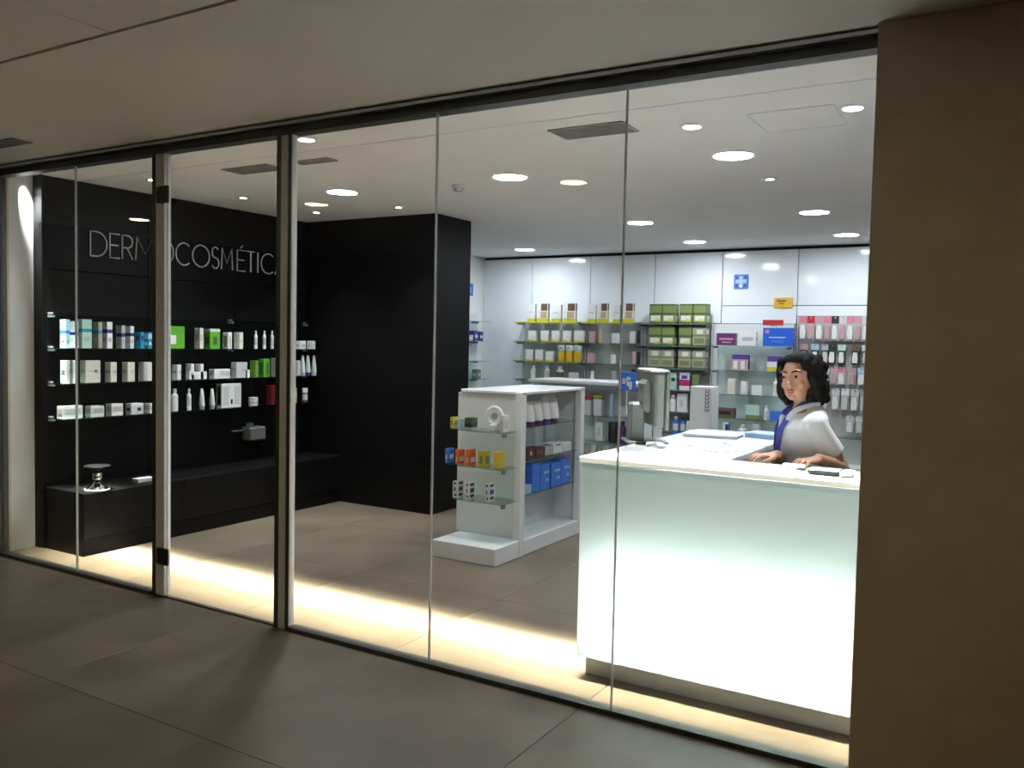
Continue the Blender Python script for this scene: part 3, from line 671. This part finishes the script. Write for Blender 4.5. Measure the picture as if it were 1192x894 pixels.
# display totem
to = thing('display_totem', (-2.49, 4.30, 0), 'narrow white display column with blue vertical lettering', 'display')
B('column', (-.10, .10, -.1, .1, .06, 1.18), 'white', to, .004); B('foot', (-.13, .13, -.13, .13, 0, .06), 'white', to, .004)
mb = MB()
for k in range(6): z = .96+.034*k; mb.box(.04, .075, -.1025, -.0995, z, z+.006); mb.box(.04, .046, -.1025, -.0995, z, z+.026); mb.box(.066, .075, -.1025, -.0995, z+.01, z+.026)
mb.build('lettering', 'violet', to)

# ------------------------------------------------------------------ back wall shelving bays
def bay(x0, x1, zs, lb, back, shelf_m, depth=.26, top=1.80, grp='back wall shelving bays'):
    t = thing('shelving_bay', ((x0+x1)/2, YB, 0), lb, 'shelf unit', group=grp)
    w = (x1-x0)/2
    B('back_panel', (-w+.01, w-.01, -.014, -.001, .3, top), back, t)
    B('base_cabinet', (-w+.006, w-.006, -.30, 0, 0, .32), 'white', t, .004)
    for x in (-w+.004, w-.016): B('upright', (x, x+.012, -.025, 0, .32, top), 'alu', t)
    for z in zs:
        sh_ = B('shelf', (-w+.01, w-.01, -depth, 0, z-.01, z), shelf_m, t)
        for x in (-w+.02, w-.03): B('bracket', (x, x+.01, -depth*.8, 0, z-.03, z-.01), 'plasticdark', sh_)
    return t
YS = YB-.24
bay(-5.62, -4.70, (1.795, 1.55, 1.305, 1.08, .84, .58), 'shelving bay with yellow edged shelves beside the plain white panel', 'bayback', 'shelfglass')
bay(-4.69, -3.95, (1.795, 1.545, 1.30, 1.07, .84, .58), 'sparsely filled shelving bay between yellow shelves and green boxes', 'bayback', 'shelfglass')
bay(-3.94, -3.10, (1.79, 1.535, 1.279, 1.03, .78, .52), 'shelving bay stacked with green boxes', 'bayback', 'plasticdark')
bay(-3.06, -2.20, (1.553, 1.279, 1.013, .748, .50), 'shelving bay holding the wide blue carton', 'baylight', 'shelfglass', top=1.80)
bp = bay(-2.17, -1.20, (.62,), 'pegboard bay of hanging packs behind the woman', 'bayback', 'shelfglass', top=1.885)

# yellow shelf strips
def strip(x0, x1, z, i):
    o = B('price_strip', (x0, x1, YB-.272, YB-.262, z-.012, z+.006), 'yellow' if i in (0, 3) else 'olive', None, .002)
    tag(o, '%s price strip on the %s shelf edge of the yellow bay' % ('yellow' if i in (0, 3) else 'olive', ORD[i]), 'strip', 'yellow price strips')
strip(-5.60, -4.72, 1.795, 0); strip(-5.60, -4.72, 1.55, 1); strip(-5.60, -4.72, 1.305, 2)
strip(-4.66, -4.00, 1.795, 3)
bpy.data.objects['price_strip.003']['label'] = 'yellow price strip on top edge of the sparsely filled bay'
BW = 'back wall products'
pr = K(c='pwhite', bands=((0, .2, 'yellow'),), label=(('brown', .35, .95, .6, .98), ('tan', .3, .9, .22, .55)), d=.05)
pl_ = K(c='pwhite', bands=((0, .2, 'yellow'),), label=('lgrey', .2, .8, .5, .6), d=.05)
rowY([(614, 625, 354, C_, 'white and yellow carton', pl_), (625.5, 640, 353, C_, 'white carton with brown picture', pr), (642, 655, 355, C_, 'white and yellow carton', pl_), (656, 672, 353, C_, 'white carton with brown picture', pr),
      (684, 695, 355, C_, 'white and yellow carton', pl_), (696, 709, 353, C_, 'white carton with brown picture', pr), (714, 723, 355, C_, 'white and yellow carton', pl_), (724, 739, 353, C_, 'white carton with brown picture', pr)], YS, 1.796, 'top back shelf', BW, 'plain white panel', 365)
sm = K(c='pwhite', bands=((0, .18, 'yellow'),), label=('cream', .5, .95, .1, .6), d=.05); jy = K(c='yellow', cap='pwhite', label='amber')
rowY([(615+x, 626+x, 385, C_, 'small white carton with yellow foot', sm) for x in (0, 14.5, 27, 40)]+[(668, 681, 385, C_, 'wide white carton with yellow foot', sm)]+
     [(686, 694, 386, C_, 'pinkish carton', K(c='rose', d=.05)), (697, 702, 382, C_, 'tall tan carton', K(c='tan', d=.05)), (712, 722, 388, C_, 'pale lilac carton', K(c='pale', d=.05)), (733, 741, 386, C_, 'pale grey carton', K(c='lgrey', d=.05)), (741.5, 744.5, 385, C_, 'slim dark carton', K(c='dark', d=.03))], YS, 1.551, 'second back shelf', BW, 'plain white panel', 392)
rowY([(612, 622, 407, C_, 'small white carton with yellow foot', sm), (623, 634, 407, C_, 'small white carton with yellow foot', sm), (635, 646, 409, C_, 'small white carton with yellow foot', sm)]+
     [(648+9.3*k, 656.5+9.3*k, 402, 'jar', 'white jar with yellow body', jy) for k in range(3)]+
     [(684, 693, 411, C_, 'pale pink carton', K(c='rose', d=.05)), (711, 717, 413, C_, 'white carton', K(c='pwhite', d=.05)), (736, 742, 409, C_, 'rose carton', K(c='rose', d=.05)), (741.5, 744.5, 410, C_, 'slim dark carton', K(c='dark', d=.03))], YS, 1.306, 'third back shelf', BW, 'plain white panel', 414)
rowY([(616, 622, 426, 'bottle', 'white bottle', K()), (632, 638, 426, 'bottle', 'white bottle', K(label='lgrey')), (646, 654, 427, 'bottle', 'brown labelled bottle', K(label='brown')), (662, 674, 434, C_, 'low pale carton', K(c='pale', d=.05)), (686, 690, 432, 'tube', 'white tube', K()), (712, 718, 432, C_, 'grey carton', K(c='pgrey', d=.05)), (735, 740, 430, C_, 'slim dark carton', K(c='dark', d=.04))], YS, 1.081, 'fourth back shelf', BW, 'plain white panel', 434)
# green tea boxes, stacked
gb = carton(.15, .14, .222, 'leaf', ((0, .06, 'dgreen'), (.45, .55, 'dgreen'), (.92, 1, 'dgreen')), (('cream', .12, .88, .14, .4), ('leaf', .1, .9, .6, .85), ('yellow', .5, .85, .1, .25)))
gb2 = carton(.15, .14, .222, 'taupe', ((0, .06, 'dgreen'), (.5, .6, 'leaf'), (.92, 1, 'dgreen')), (('leaf', .12, .88, .14, .4), ('cream', .3, .8, .62, .85)))
for ri, z in enumerate((1.791, 1.536, 1.280)):
    for k, px in enumerate((755, 770, 790, 806)):
        x = at(px, 390, Y=YS).x+.078
        tag(link('tea_box', (gb, gb2)[(ri == 2) or (k == 3 and ri == 1)], None, (x, YS, z+.0005)), 'green and cream box, %s from sparse bay, %s row of green boxes' % (ORD[k], ('top', 'middle', 'bottom')[ri]), 'box', 'green boxes on the back wall')
rowY([(780, 789, 434, C_, 'white carton with dark print', K(c='mint', label=('dark', .2, .8, .5, .7), d=.05)), (791, 804, 434, C_, 'white and magenta carton', K(c='pwhite', bands=((.25, .6, 'magenta'),), label=('violet', .2, .8, .65, .85), d=.05)), (806, 815, 436, C_, 'olive carton', K(c='leaf', d=.05))], YS, 1.031, 'shelf under green boxes', BW, 'sparse bay', 440, .205)
rowY([(778, 786, 460, 'bottle', 'white bottle', K()), (788, 801, 455, C_, 'white carton with grey mark', K(label=('lgrey', .3, .7, .3, .7), d=.05))], YS, .781, 'second shelf under green boxes', BW, 'sparse bay', 465, .205)
rowY([(782, 789, 480, 'bottle', 'blue bottle', K(c='midblue', cap='pwhite', label='pale')), (791, 797, 481, 'bottle', 'blue bottle', K(c='midblue', cap='dark', label='pale')), (798, 803, 485, 'bottle', 'pale bottle', K(c='pale', cap='dark'))], YS, .521, 'lowest shelf under green boxes', BW, 'sparse bay', 490, .205)
rowY([(834, 858, 388, C_, 'purple carton with pale print', K(c='purple', label=(('rose', .15, .9, .45, .6), ('rose', .3, .8, .2, .3)))), (860, 882, 386, C_, 'white carton with signature', K(label=('pgrey', .2, .85, .35, .6))), (888, 925, 382, C_, 'wide blue carton', K(c='blue', label=(('lblue', .2, .75, .45, .52), ('pink', .08, .2, .7, .9), ('midblue', .3, .7, .2, .35))))], YS, 1.554, 'upper blue carton bay shelf', BW, 'green boxes', 395)
rowY([(852, 873, 413, C_, 'pink carton with violet top', K(c='rose', bands=((.7, 1, 'violet'),), label=(('pwhite', .1, .35, .1, .6), ('pwhite', .55, .8, .1, .6)))), (893, 914, 415, C_, 'white violet topped carton', K(c='pwhite', bands=((.65, 1, 'violet'), (0, .3, 'yellow'))))], YS, 1.280, 'second blue carton bay shelf', BW, 'green boxes', 422)
rowY([(847, 858, 441, C_, 'white carton', K(c='cream')), (861, 869, 444, 'jar', 'white jar', K(cap='pwhite')), (875, 889, 449, C_, 'low white carton', K()), (899, 907, 439, 'bottle', 'cream bottle', K(c='cream', cap='pwhite'))], YS, 1.014, 'third blue carton bay shelf', BW, 'green boxes', 450)
rowY([(833, 857, 475, C_, 'low brown carton', K(c='brown', label=('dark', .2, .8, .3, .7))), (868, 886, 472, C_, 'pale green carton', K(c='mint', bands=((0, .3, 'leaf'),))), (889, 894, 472, 'bottle', 'clear white bottle', K(c='pale')), (896, 916, 479, C_, 'low blue tray', K(c='midblue'))], YS, .749, 'fourth blue carton bay shelf', BW, 'green boxes', 478)
rowY([(841, 850, 492, C_, 'white carton with blue side', K(label=('navy', .5, 1, .0, .9))), (858, 868, 495, 'bottle', 'white bottle', K(label='lblue')), (876, 886, 494, C_, 'grey carton', K(c='lgrey'))], YS, .501, 'lowest blue carton bay shelf', BW, 'green boxes', 498)
# hanging packs
HP = 'hanging packs on the pegboard bay'
ppx = [[(929, 'pink'), (938, 'red'), (948, 'rose'), (957.5, 'pink'), (966, 'dark'), (975, 'lgrey'), (984, 'pink'), (993, 'rose'), (1002, 'lgrey'), (1011, 'pink')],
       [(931, 'rose'), (944, 'lblue'), (956, 'pgrey'), (964, 'dark'), (975, 'mint'), (991, 'brown'), (1003, 'lgrey')],
       [(957, 'lgrey'), (967, 'rose'), (976, 'pink'), (988, 'rose'), (999, 'lblue'), (1009, 'pgrey')],
       [(957, 'pgrey'), (970, 'lgrey'), (981, 'pwhite'), (992, 'lgrey'), (1003, 'taupe')],
       [(988, 'lgrey'), (999, 'pale'), (1009, 'pgrey')]]
prow = [(368, 397), (401, 424), (427, 448), (452, 478), (483, 503)]
RW = ('top', 'second', 'third', 'fourth', 'fifth')
pc = {}
for r, row in enumerate(ppx):
    y0, y1 = prow[r]
    zt, zb = at(970, y0, Y=6.30).z, at(970, y1, Y=6.30).z
    for k, (px, c) in enumerate(row):
        x = at(px, 400, Y=6.30).x+.045
        key = (r, c, k % 2)
        if key not in pc: pc[key] = blister(.078, zt-zb, ('pgrey', 'dark', 'pgrey', 'pgrey', 'pgrey')[r], 'pwhite' if (r+k) % 2 == 0 or c == 'mint' else ('rose' if r in (0, 2) else 'lgrey'), c)
        tag(link('blister_pack', pc[key], None, (x, 6.30, zb)), 'hanging pack with %s header, %s from blue carton, %s peg row' % ({'lgrey': 'light grey', 'pgrey': 'grey', 'lblue': 'light blue', 'pwhite': 'white', 'dark': 'black'}.get(c, c), ORD[k], RW[r]), 'pack', HP)
        # its peg, a part of the bay
        pg = MB().tube([(x-bp.location.x, .0, zt-.07*(zt-zb)), (x-bp.location.x, -.125, zt-.07*(zt-zb))], .003, 6).build('peg', 'chrome', bp)
# signs on the back wall
cs = thing('cross_sign', (-2.80, YB-.012, 2.195), 'blue square sign with pale cross emblem on the glossy back wall', 'sign')
B('plate', (-.08, .08, 0, .012, 0, .158), 'midblue', cs, .002)
mb = MB(); mb.box(-.02, .02, -.002, .001, .02, .138); mb.box(-.062, -.02, -.002, .001, .06, .1); mb.box(.02, .062, -.002, .001, .06, .1); mb.build('cross', 'lblue', cs)
mb = MB()
for sx in (-1, 1):
    for z in (.112, .022): mb.prism([(sx*.03, z), (sx*.06, z), (sx*.06, z+.026), (sx*.045, z+.026)], -.002, .001)
mb.build('corner_mark', 'navy', cs); B('base_mark', (-.016, .016, -.0025, .0, .012, .042), 'pwhite', cs)
ysn = thing('yellow_sign', (-2.325, YB-.012, 1.975), 'yellow rectangular notice on the glossy back wall', 'sign')
B('plate', (-.10, .10, 0, .012, 0, .115), 'amber', ysn, .002); mb = MB(); mb.box(-.07, .03, -.0015, .001, .07, .088); mb.box(-.05, .01, -.0015, .001, .045, .055); mb.build('print', 'brown', ysn)
rs = thing('shelf_topper', (-2.39, YB-.20, 1.72), 'low red shelf topper above the wide blue carton', 'sign')
B('board', (-.10, .12, -.006, .006, .06, .12), 'red', rs, .002); B('clip', (-.02, .02, -.004, .18, .05, .06), 'shelfglass', rs)
# shelves on the far part of the white side wall
sw = thing('wall_shelf_unit', (-6.25, 5.85, 0), 'narrow glass shelf unit on white side wall behind the black block', 'shelf unit')
B('back_rail', (0, .012, -.55, .40, .9, 1.9), 'whitemat', sw)
for z in (1.80, 1.545, 1.29, 1.055):
    B('shelf', (.012, .22, -.55, .40, z-.008, z), 'shelfglass', sw); B('bracket', (.012, .12, .25, .27, z-.03, z-.008), 'plasticdark', sw)
for k, (y, c, h) in enumerate(((5.75, 'navy', .10), (5.9, 'pgrey', .07), (6.02, 'violet', .13), (6.14, 'navy', .12))):
    tag(link('carton', carton(.09, .08, h, c, (), ('pale', .2, .8, .3, .6)), None, (-6.10, y, 1.5455), math.pi/2), 'small %s carton on the side wall shelves, %s from the black block' % ({'navy': 'navy', 'pgrey': 'grey', 'violet': 'violet'}[c], ORD[k]), 'box', 'cartons on the side wall shelves')
tag(link('carton', carton(.09, .08, .12, 'plasticdark', (), ('pgrey', .2, .8, .3, .6)), None, (-6.10, 6.1, 1.0555), math.pi/2), 'dark grey carton on the low side wall shelf', 'box')
bn = thing('blue_notice', (-6.25, 6.06, 2.13), 'small blue square notice on the white side wall', 'sign')
B('plate', (0, .01, -.08, .08, 0, .16), 'midblue', bn, .002); B('mark', (.009, .0115, -.03, .03, .04, .11), 'lblue', bn)

# ------------------------------------------------------------------ lit counter
ct = thing('service_counter', (-1.2, .5, 0), 'white pharmacy counter with backlit frosted mint glass front', 'counter')
def CB(name, b, m, c=.003): return B(name, (b[0]+1.2, b[1]+1.2, b[2]-.5, b[3]-.5, b[4], b[5]), m, ct, c)
YF = .25
mbp = MB().box(-1.725+1.2, .60+1.2, YF-.5, YF+.012-.5, .11, 1.005, 0, front=1); mbp.build('front_panel', ['clearback', 'frost'], ct)
CB('added_dark_lid', (-1.713, .588, YF+.014, .565, .994, 1.004), 'core'); CB('plinth', (-1.72, .59, .335, .575, 0, .105), 'greyplinth'); CB('floor_board', (-1.725, .60, YF+.014, .58, .105, .118), 'core')  # lid: unseen dark board added under the worktop to soak up tube light
CB('rear_board', (-1.725, .60, .565, .58, .118, 1.0), 'core'); CB('end_board', (-1.725, -1.713, YF+.014, .565, .118, 1.0), 'core'); CB('end_board', (.588, .60, YF+.014, .565, .118, 1.0), 'core')
CB('worktop', (-1.735, .61, .249, .59, 1.006, 1.032), 'top', .003)
sc_ = thing('side_counter', (-1.44, 1.25, 0), 'white side counter with brown drawers carrying the till monitor', 'counter')
def CB(name, b, m, c=.003): return B(name, (b[0]+1.44, b[1]+1.44, b[2]-1.25, b[3]-1.25, b[4], b[5]), m, sc_, c)
CB('side_body', (-1.725, -1.155, .582, 1.90, .10, 1.004), 'white'); CB('side_plinth', (-1.70, -1.18, .582, 1.87, 0, .10), 'greyplinth')
CB('side_worktop', (-1.735, -1.145, .592, 1.915, 1.006, 1.032), 'top', .003)
for y in (.62, 1.05, 1.48):
    dr = CB('drawer_front', (-1.154, -1.142, y, y+.40, .14, .96), 'taupe'); B('handle', (0, .02, -.06, .06, -.006, .006), 'alu', dr, .002, (-1.142+1.44, y+.2-1.25, .90))
tb = MB().lathe([(.013, 0), (.013, 2.25)], (-1.70+1.2, .385-.5, .24), 10, axis='x').build('tube_lamp', 'lamptube', ct)
MB().lathe([(.013, 0), (.013, 2.25)], (-1.70+1.2, .385-.5, .45), 10, axis='x').build('tube_lamp', 'lamptube', ct)

# monitor on the counter
mo = thing('till_monitor', (-1.685, 1.03, 1.032), 'grey till monitor turned away on a slab stand on the counter', 'monitor', rz=math.radians(-56))
B('casing', (-.17, .17, -.035, .02, .09, .375), 'plasticgrey', mo, .012); B('back_hump', (-.10, .10, -.075, -.03, .16, .33), 'plasticgrey', mo, .02)
B('bezel', (-.178, .178, .02, .038, .08, .385), 'plasticgrey', mo, .006); B('screen', (-.16, .16, .037, .040, .10, .365), 'screen', mo)
B('top_lid', (-.17, .17, -.06, .03, .375, .388), 'white', mo, .004)
B('stand_post', (-.05, .05, -.135, -.06, .0, .21), 'plasticgrey', mo, .01); B('foot', (-.10, .10, -.16, .06, 0, .012), 'plasticdark', mo, .005)
mb = MB(); [mb.box(-.06+.02*k, -.052+.02*k, -.0765, -.074, .28, .31) for k in range(7)]; mb.build('vent_slots', 'plasticdark', mo)
# things on the counter
def sheet(name, cx, cy_, w, d, rz, m, label, cat, grp=None, n=1, z=1.0325):
    mb = MB()
    for k in range(n):
        o_ = .006*math.sin(k*2.1); mb.box(-w/2+o_, w/2+o_, -d/2-o_, d/2-o_, k*.0032, k*.0032+.0028, 0)
    mb.box(-w*.35, w*.3, d*.15, d*.35, n*.0032-.0005, n*.0032+.0003, 1); mb.box(-w*.35, w*.1, -d*.3, -d*.1, n*.0032-.0005, n*.0032+.0003, 2)
    o = mb.build(name, [m, 'lblue', 'lgrey'], None, (cx, cy_, z), rz); return tag(o, label, cat, grp)
sheet('leaflet_stack', -1.52, 1.52, .30, .21, .1, 'pale', 'thick stack of pale leaflets on the counter beside the monitor', 'papers', n=6)
sheet('leaflet_stack', -1.255, 1.66, .19, .15, -.2, 'lblue', 'stack of light blue leaflets at the inner counter edge', 'papers', n=9)
sheet('paper_sheet', -1.44, 1.16, .21, .297, .35, 'pwhite', 'single white sheet of paper lying on the side worktop', 'paper')
sheet('paper_sheet', -1.28, .92, .15, .21, -.4, 'lgrey', 'small grey slip on the side worktop near the woman', 'paper')
sheet('paper_sheet', -1.25, 1.22, .21, .15, .8, 'pale', 'pale blue form on the side worktop by the leaflets', 'paper')
cf = thing('cable_bundle', (-1.60, .83, 1.032), 'loose white cable bundle at the monitor foot', 'cable')
mb = MB(); mb.tube([(.045*math.cos(k*.55)*(1-.01*k), .03*math.sin(k*.55+.3*math.sin(k)), .008+.010*abs(math.sin(k*.9))) for k in range(40)], .005, 6); mb.build('loops', 'pwhite', cf, smooth=True)
B('plug', (.03, .07, -.05, -.02, 0, .018), 'pwhite', cf, .004)
ac = thing('coin_tray', (-.68, .40, 1.032), 'clear acrylic coin tray with dark pad on the front worktop', 'tray')
mb = MB(); mb.box(-.11, .11, -.075, .075, 0, .006)
for q in ((-.11, .11, -.075, -.07, .006, .03), (-.11, .11, .07, .075, .006, .03), (-.11, -.105, -.07, .07, .006, .03), (.105, .11, -.07, .07, .006, .03)): mb.box(*q)
mb.build('tray', 'clearback', ac); B('pad', (-.07, .05, -.05, .05, .0062, .024), 'dark', ac, .002); B('riser', (.055, .10, -.05, .05, .0062, .022), 'lgrey', ac, .003)
cr = thing('card_holder', (-.83, .47, 1.032), 'small clear card holder with pale cards on the front worktop', 'holder')
B('base', (-.05, .05, -.03, .03, 0, .008), 'clearback', cr); B('cards', (-.045, .045, -.012, .012, .008, .022), 'pale', cr, .002); B('front_plate', (-.05, .05, -.03, -.026, .008, .03), 'clearback', cr)

# ------------------------------------------------------------------ the woman behind the counter
WP = Vector((-.880, .878, 0)); WR = math.radians(-60); HYAW = math.radians(44); HR = Matrix.Rotation(HYAW, 3, 'Z') @ Matrix.Rotation(math.radians(-4), 3, 'Y')
HC = Vector((0, -.035, 1.405))
def toL(x, y, z): return tuple(Matrix.Rotation(-WR, 3, 'Z') @ (Vector((x, y, z))-WP))
def dirL(x, y, z): return tuple(Matrix.Rotation(-WR, 3, 'Z') @ Vector((x, y, z)))
def hd(x, y, z):                      # head frame -> body frame
    v = HR @ (Vector((x, y, z)) - HC) + HC
    return (v.x, v.y, v.z)
def remesh(mb, name, m, vox, smooth=4, fac=.5):
    me = mb.mesh(name, m); o = bpy.data.objects.new('tmp', me); COL.objects.link(o)
    r = o.modifiers.new('r', 'REMESH'); r.mode = 'VOXEL'; r.voxel_size = vox; r.use_smooth_shade = True
    s = o.modifiers.new('s', 'SMOOTH'); s.iterations = smooth; s.factor = fac
    bpy.context.view_layer.update()
    dg = bpy.context.evaluated_depsgraph_get()
    new = bpy.data.meshes.new_from_object(o.evaluated_get(dg)); bpy.data.objects.remove(o)
    new.name = name; new.materials.clear(); new.materials.append(MT[m])
    new.polygons.foreach_set('use_smooth', [True]*len(new.polygons)); new.polygons.foreach_set('material_index', [0]*len(new.polygons))
    return new
def hand(mb, wrist, d, s, n):
    """palm and five bent fingers: d = pointing direction, s = thumb side, n = back of the hand"""
    d, s, n = Vector(d).normalized(), Vector(s).normalized(), Vector(n).normalized(); w = Vector(wrist)
    rot = Matrix((d, s, n)).transposed()
    mb.ball(w+d*.042, (.045, .035, .014), 14, 9, rot=rot); mb.ball(w+d*.02, (.03, .027, .017), 12, 8, rot=rot)
    for off, ln, sp in ((.027, .066, .10), (.009, .074, .03), (-.009, .070, -.04), (-.027, .054, -.13)):
        p0 = w+d*.06+s*off; dd = (d+s*sp).normalized()
        p1 = p0+dd*(ln*.45)+n*.006; p2 = p1+dd*(ln*.33)-n*.008; p3 = p2+dd*(ln*.25)-n*.014
        mb.tube([p0, p1, p2, p3], [.0088, .0085, .0078, .0062], 8); mb.ball(p3, .0064, 8, 6)
    t0 = w+d*.02+s*.024; t1 = t0+d*.02+s*.022-n*.004; t2 = t1+d*.026+s*.010-n*.005; t3 = t2+d*.02-n*.004
    mb.tube([t0, t1, t2, t3], [.0115, .011, .0095, .0075], 8); mb.ball(t3, .0076, 8, 6)

wo = thing('person', WP, 'dark haired woman in white short sleeved tunic leaning on the counter', 'person', rz=WR)
bm_ = MB()
LSh, LEl, LWr = (.132, .005, 1.205), toL(-.705, .855, 1.000), toL(-.765, .665, 1.060)
RSh, REl, RWr = (-.132, .0, 1.205), (-.145, -.07, 1.0), toL(-.955, .68, 1.060)
bm_.loft([(0, .01, .80, .14, .10), (0, .01, .88, .160, .108), (0, .01, .95, .14, .098), (0, .005, 1.02, .125, .092), (0, 0, 1.10, .138, .10), (0, 0, 1.17, .135, .096), (0, .005, 1.22, .125, .08), (0, .005, 1.255, .095, .062), (0, .0, 1.28, .058, .052), (0, -.006, 1.30, .047, .046), (0, -.015, 1.36, .044, .046)], 24)
for sx in (-1, 1):
    bm_.tube([(sx*.08, .01, .84), (sx*.082, .0, .62), (sx*.08, -.005, .43), (sx*.078, .01, .25), (sx*.076, .02, .07)], [.088, .075, .05, .048, .033], 14)
    bm_.ball((sx*.078, -.03, .04), (.036, .11, .036), 12, 8)
for A, E_, W_ in ((LSh, LEl, LWr), (RSh, REl, RWr)):
    A, E_, W_ = Vector(A), Vector(E_), Vector(W_)
    bm_.tube([A, A.lerp(E_, .4), A.lerp(E_, .8), E_], [.045, .043, .037, .035], 14); bm_.ball(E_, .0355, 12, 8); bm_.ball(A, .046, 12, 8)
    bm_.tube([E_, E_.lerp(W_, .3), E_.lerp(W_, .7), W_, W_+(W_-E_).normalized()*.02], [.035, .037, .029, .022, .022], 14)
hand(bm_, LWr, dirL(-.55, -.83, -.08), dirL(-.83, .55, 0), (0, 0, 1))
hand(bm_, RWr, dirL(-.75, -.66, -.06), dirL(.66, -.75, 0), (0, 0, 1))
rh = HR
bm_.ball(hd(0, -.03, 1.418), (.072, .088, .098), 20, 14, rot=rh); bm_.ball(hd(0, -.058, 1.355), (.054, .062, .056), 16, 12, rot=rh)
bm_.ball(hd(0, -.098, 1.322), (.022, .020, .018), 12, 8, rot=rh)                         # chin
bm_.ball(hd(0, -.128, 1.382), (.0125, .016, .012), 12, 8, rot=rh); bm_.ball(hd(0, -.116, 1.405), (.008, .014, .028), 10, 8, rot=rh)   # nose
for sx in (-1, 1):
    bm_.ball(hd(sx*.036, -.090, 1.376), (.022, .017, .022), 12, 8, rot=rh); bm_.ball(hd(sx*.031, -.102, 1.436), (.022, .011, .009), 12, 8, rot=rh)
    bm_.ball(hd(sx*.071, -.02, 1.395), (.009, .018, .03), 10, 8, rot=rh)
body = link('body', remesh(bm_, 'body', 'skin', .0042, 6), wo)
for sx in (-1, 1):
    ey = MB().ball((0, 0, 0), (.0115, .007, .0052), 12, 8).build('eye', 'eyewhite', wo, hd(sx*.031, -.1105, 1.412), HYAW, True)
    MB().ball((0, 0, 0), (.0065, .004, .0066), 10, 8).build('iris', 'iris', ey, (0, -.006, 0), 0, True)
    MB().tube([hd(sx*.012, -.121, 1.433), hd(sx*.03, -.118, 1.439), hd(sx*.05, -.103, 1.433)], [.0035, .004, .002], 6).build('eyebrow', 'hair', wo, smooth=True)
MB().ball((0, 0, 0), (.021, .008, .0055), 14, 8).ball((0, .001, -.008), (.017, .008, .0055), 14, 8).build('lips', 'lips', wo, hd(0, -.1165, 1.350), HYAW, True)
# hair: loose wavy bob
hb = MB(); rnd = random.Random(3)
hb.ball(hd(0, .012, 1.432), (.092, .100, .098), 20, 14, rot=rh); hb.ball(hd(.01, -.045, 1.492), (.074, .058, .036), 16, 10, rot=rh); hb.ball(hd(0, .05, 1.36), (.088, .06, .10), 16, 10, rot=rh)
for sx in (-1, 1):
    hb.ball(hd(sx*.080, -.025, 1.425), (.030, .055, .075), 14, 10, rot=rh); hb.ball(hd(sx*.088, -.012, 1.360), (.032, .052, .065), 14, 10, rot=rh); hb.ball(hd(sx*.074, .01, 1.315), (.030, .045, .045), 14, 10, rot=rh)
    hb.ball(hd(sx*.062, -.080, 1.470), (.022, .022, .034), 12, 8, rot=rh)
for k in range(60):
    a = rnd.uniform(-.9, math.pi+.9); z = rnd.uniform(1.30, 1.50); q = 1 if z < 1.44 else math.sqrt(max(.05, 1-((z-1.43)/.105)**2))
    hb.ball(hd(.094*q*math.cos(a), .012+.098*q*math.sin(a), z), rnd.uniform(.014, .024), 8, 6)
hm = remesh(hb, 'hair', 'hair', .005, 3); link('hair', hm, wo)
# tunic, trousers, shoes, lanyard
tb_ = MB()
tb_.loft([(0, .01, .74, .180, .128), (0, .01, .88, .168, .122), (0, .008, .97, .148, .112), (0, .005, 1.05, .138, .106), (0, 0, 1.12, .144, .114), (0, .002, 1.18, .148, .106), (0, .010, 1.225, .134, .088), (0, .018, 1.258, .100, .068), (0, .024, 1.282, .070, .052)], 28)
for A, E_ in ((LSh, LEl), (RSh, REl)):
    A, E_ = Vector(A), Vector(E_); tb_.ball(A, .051, 14, 10)
    tb_.tube([A, A.lerp(E_, .35), A.lerp(E_, .66)], [.050, .053, .057], 16)
tu = link('tunic', remesh(tb_, 'tunic', 'tunic', .006, 3), wo)
for sx in (-1, 1):
    mb = MB(); mb.tube([(sx*.055, .05, 1.292), (sx*.068, .0, 1.285), (sx*.060, -.06, 1.262), (sx*.035, -.098, 1.215), (sx*.008, -.118, 1.15)], [.010, .012, .013, .012, .005], 8, flat=.45); mb.build('collar', 'tunic', tu, smooth=True)
    mb = MB(); mb.tube([(sx*.05, .03, 1.302), (sx*.052, -.03, 1.285), (sx*.042, -.085, 1.24), (sx*.028, -.118, 1.17), (sx*.014, -.126, 1.09), (sx*.004, -.122, 1.03)], .013, 6, flat=.3); mb.build('lanyard_strap', 'lanyard', wo, smooth=True)
B('badge', (-.03, .03, -.130, -.125, .955, 1.03), 'lanyard', wo, .002)
tr = MB()
tr.loft([(0, .01, .72, .155, .112), (0, .01, .80, .165, .115), (0, .01, .90, .160, .110)], 24)
for sx in (-1, 1): tr.tube([(sx*.08, .01, .80), (sx*.084, .0, .60), (sx*.084, .0, .40), (sx*.082, .01, .20), (sx*.08, .015, .075)], [.095, .086, .072, .066, .064], 16)
link('trousers', remesh(tr, 'trousers', 'trouser', .008, 3), wo)
for sx in (-1, 1):
    sh = MB(); sh.ball((0, -.03, .042), (.043, .122, .038), 14, 10); sh.box(-.038, .038, -.14, .075, 0, .018)
    sh.build('shoe', 'white', wo, (sx*.078, 0, 0), smooth=True)
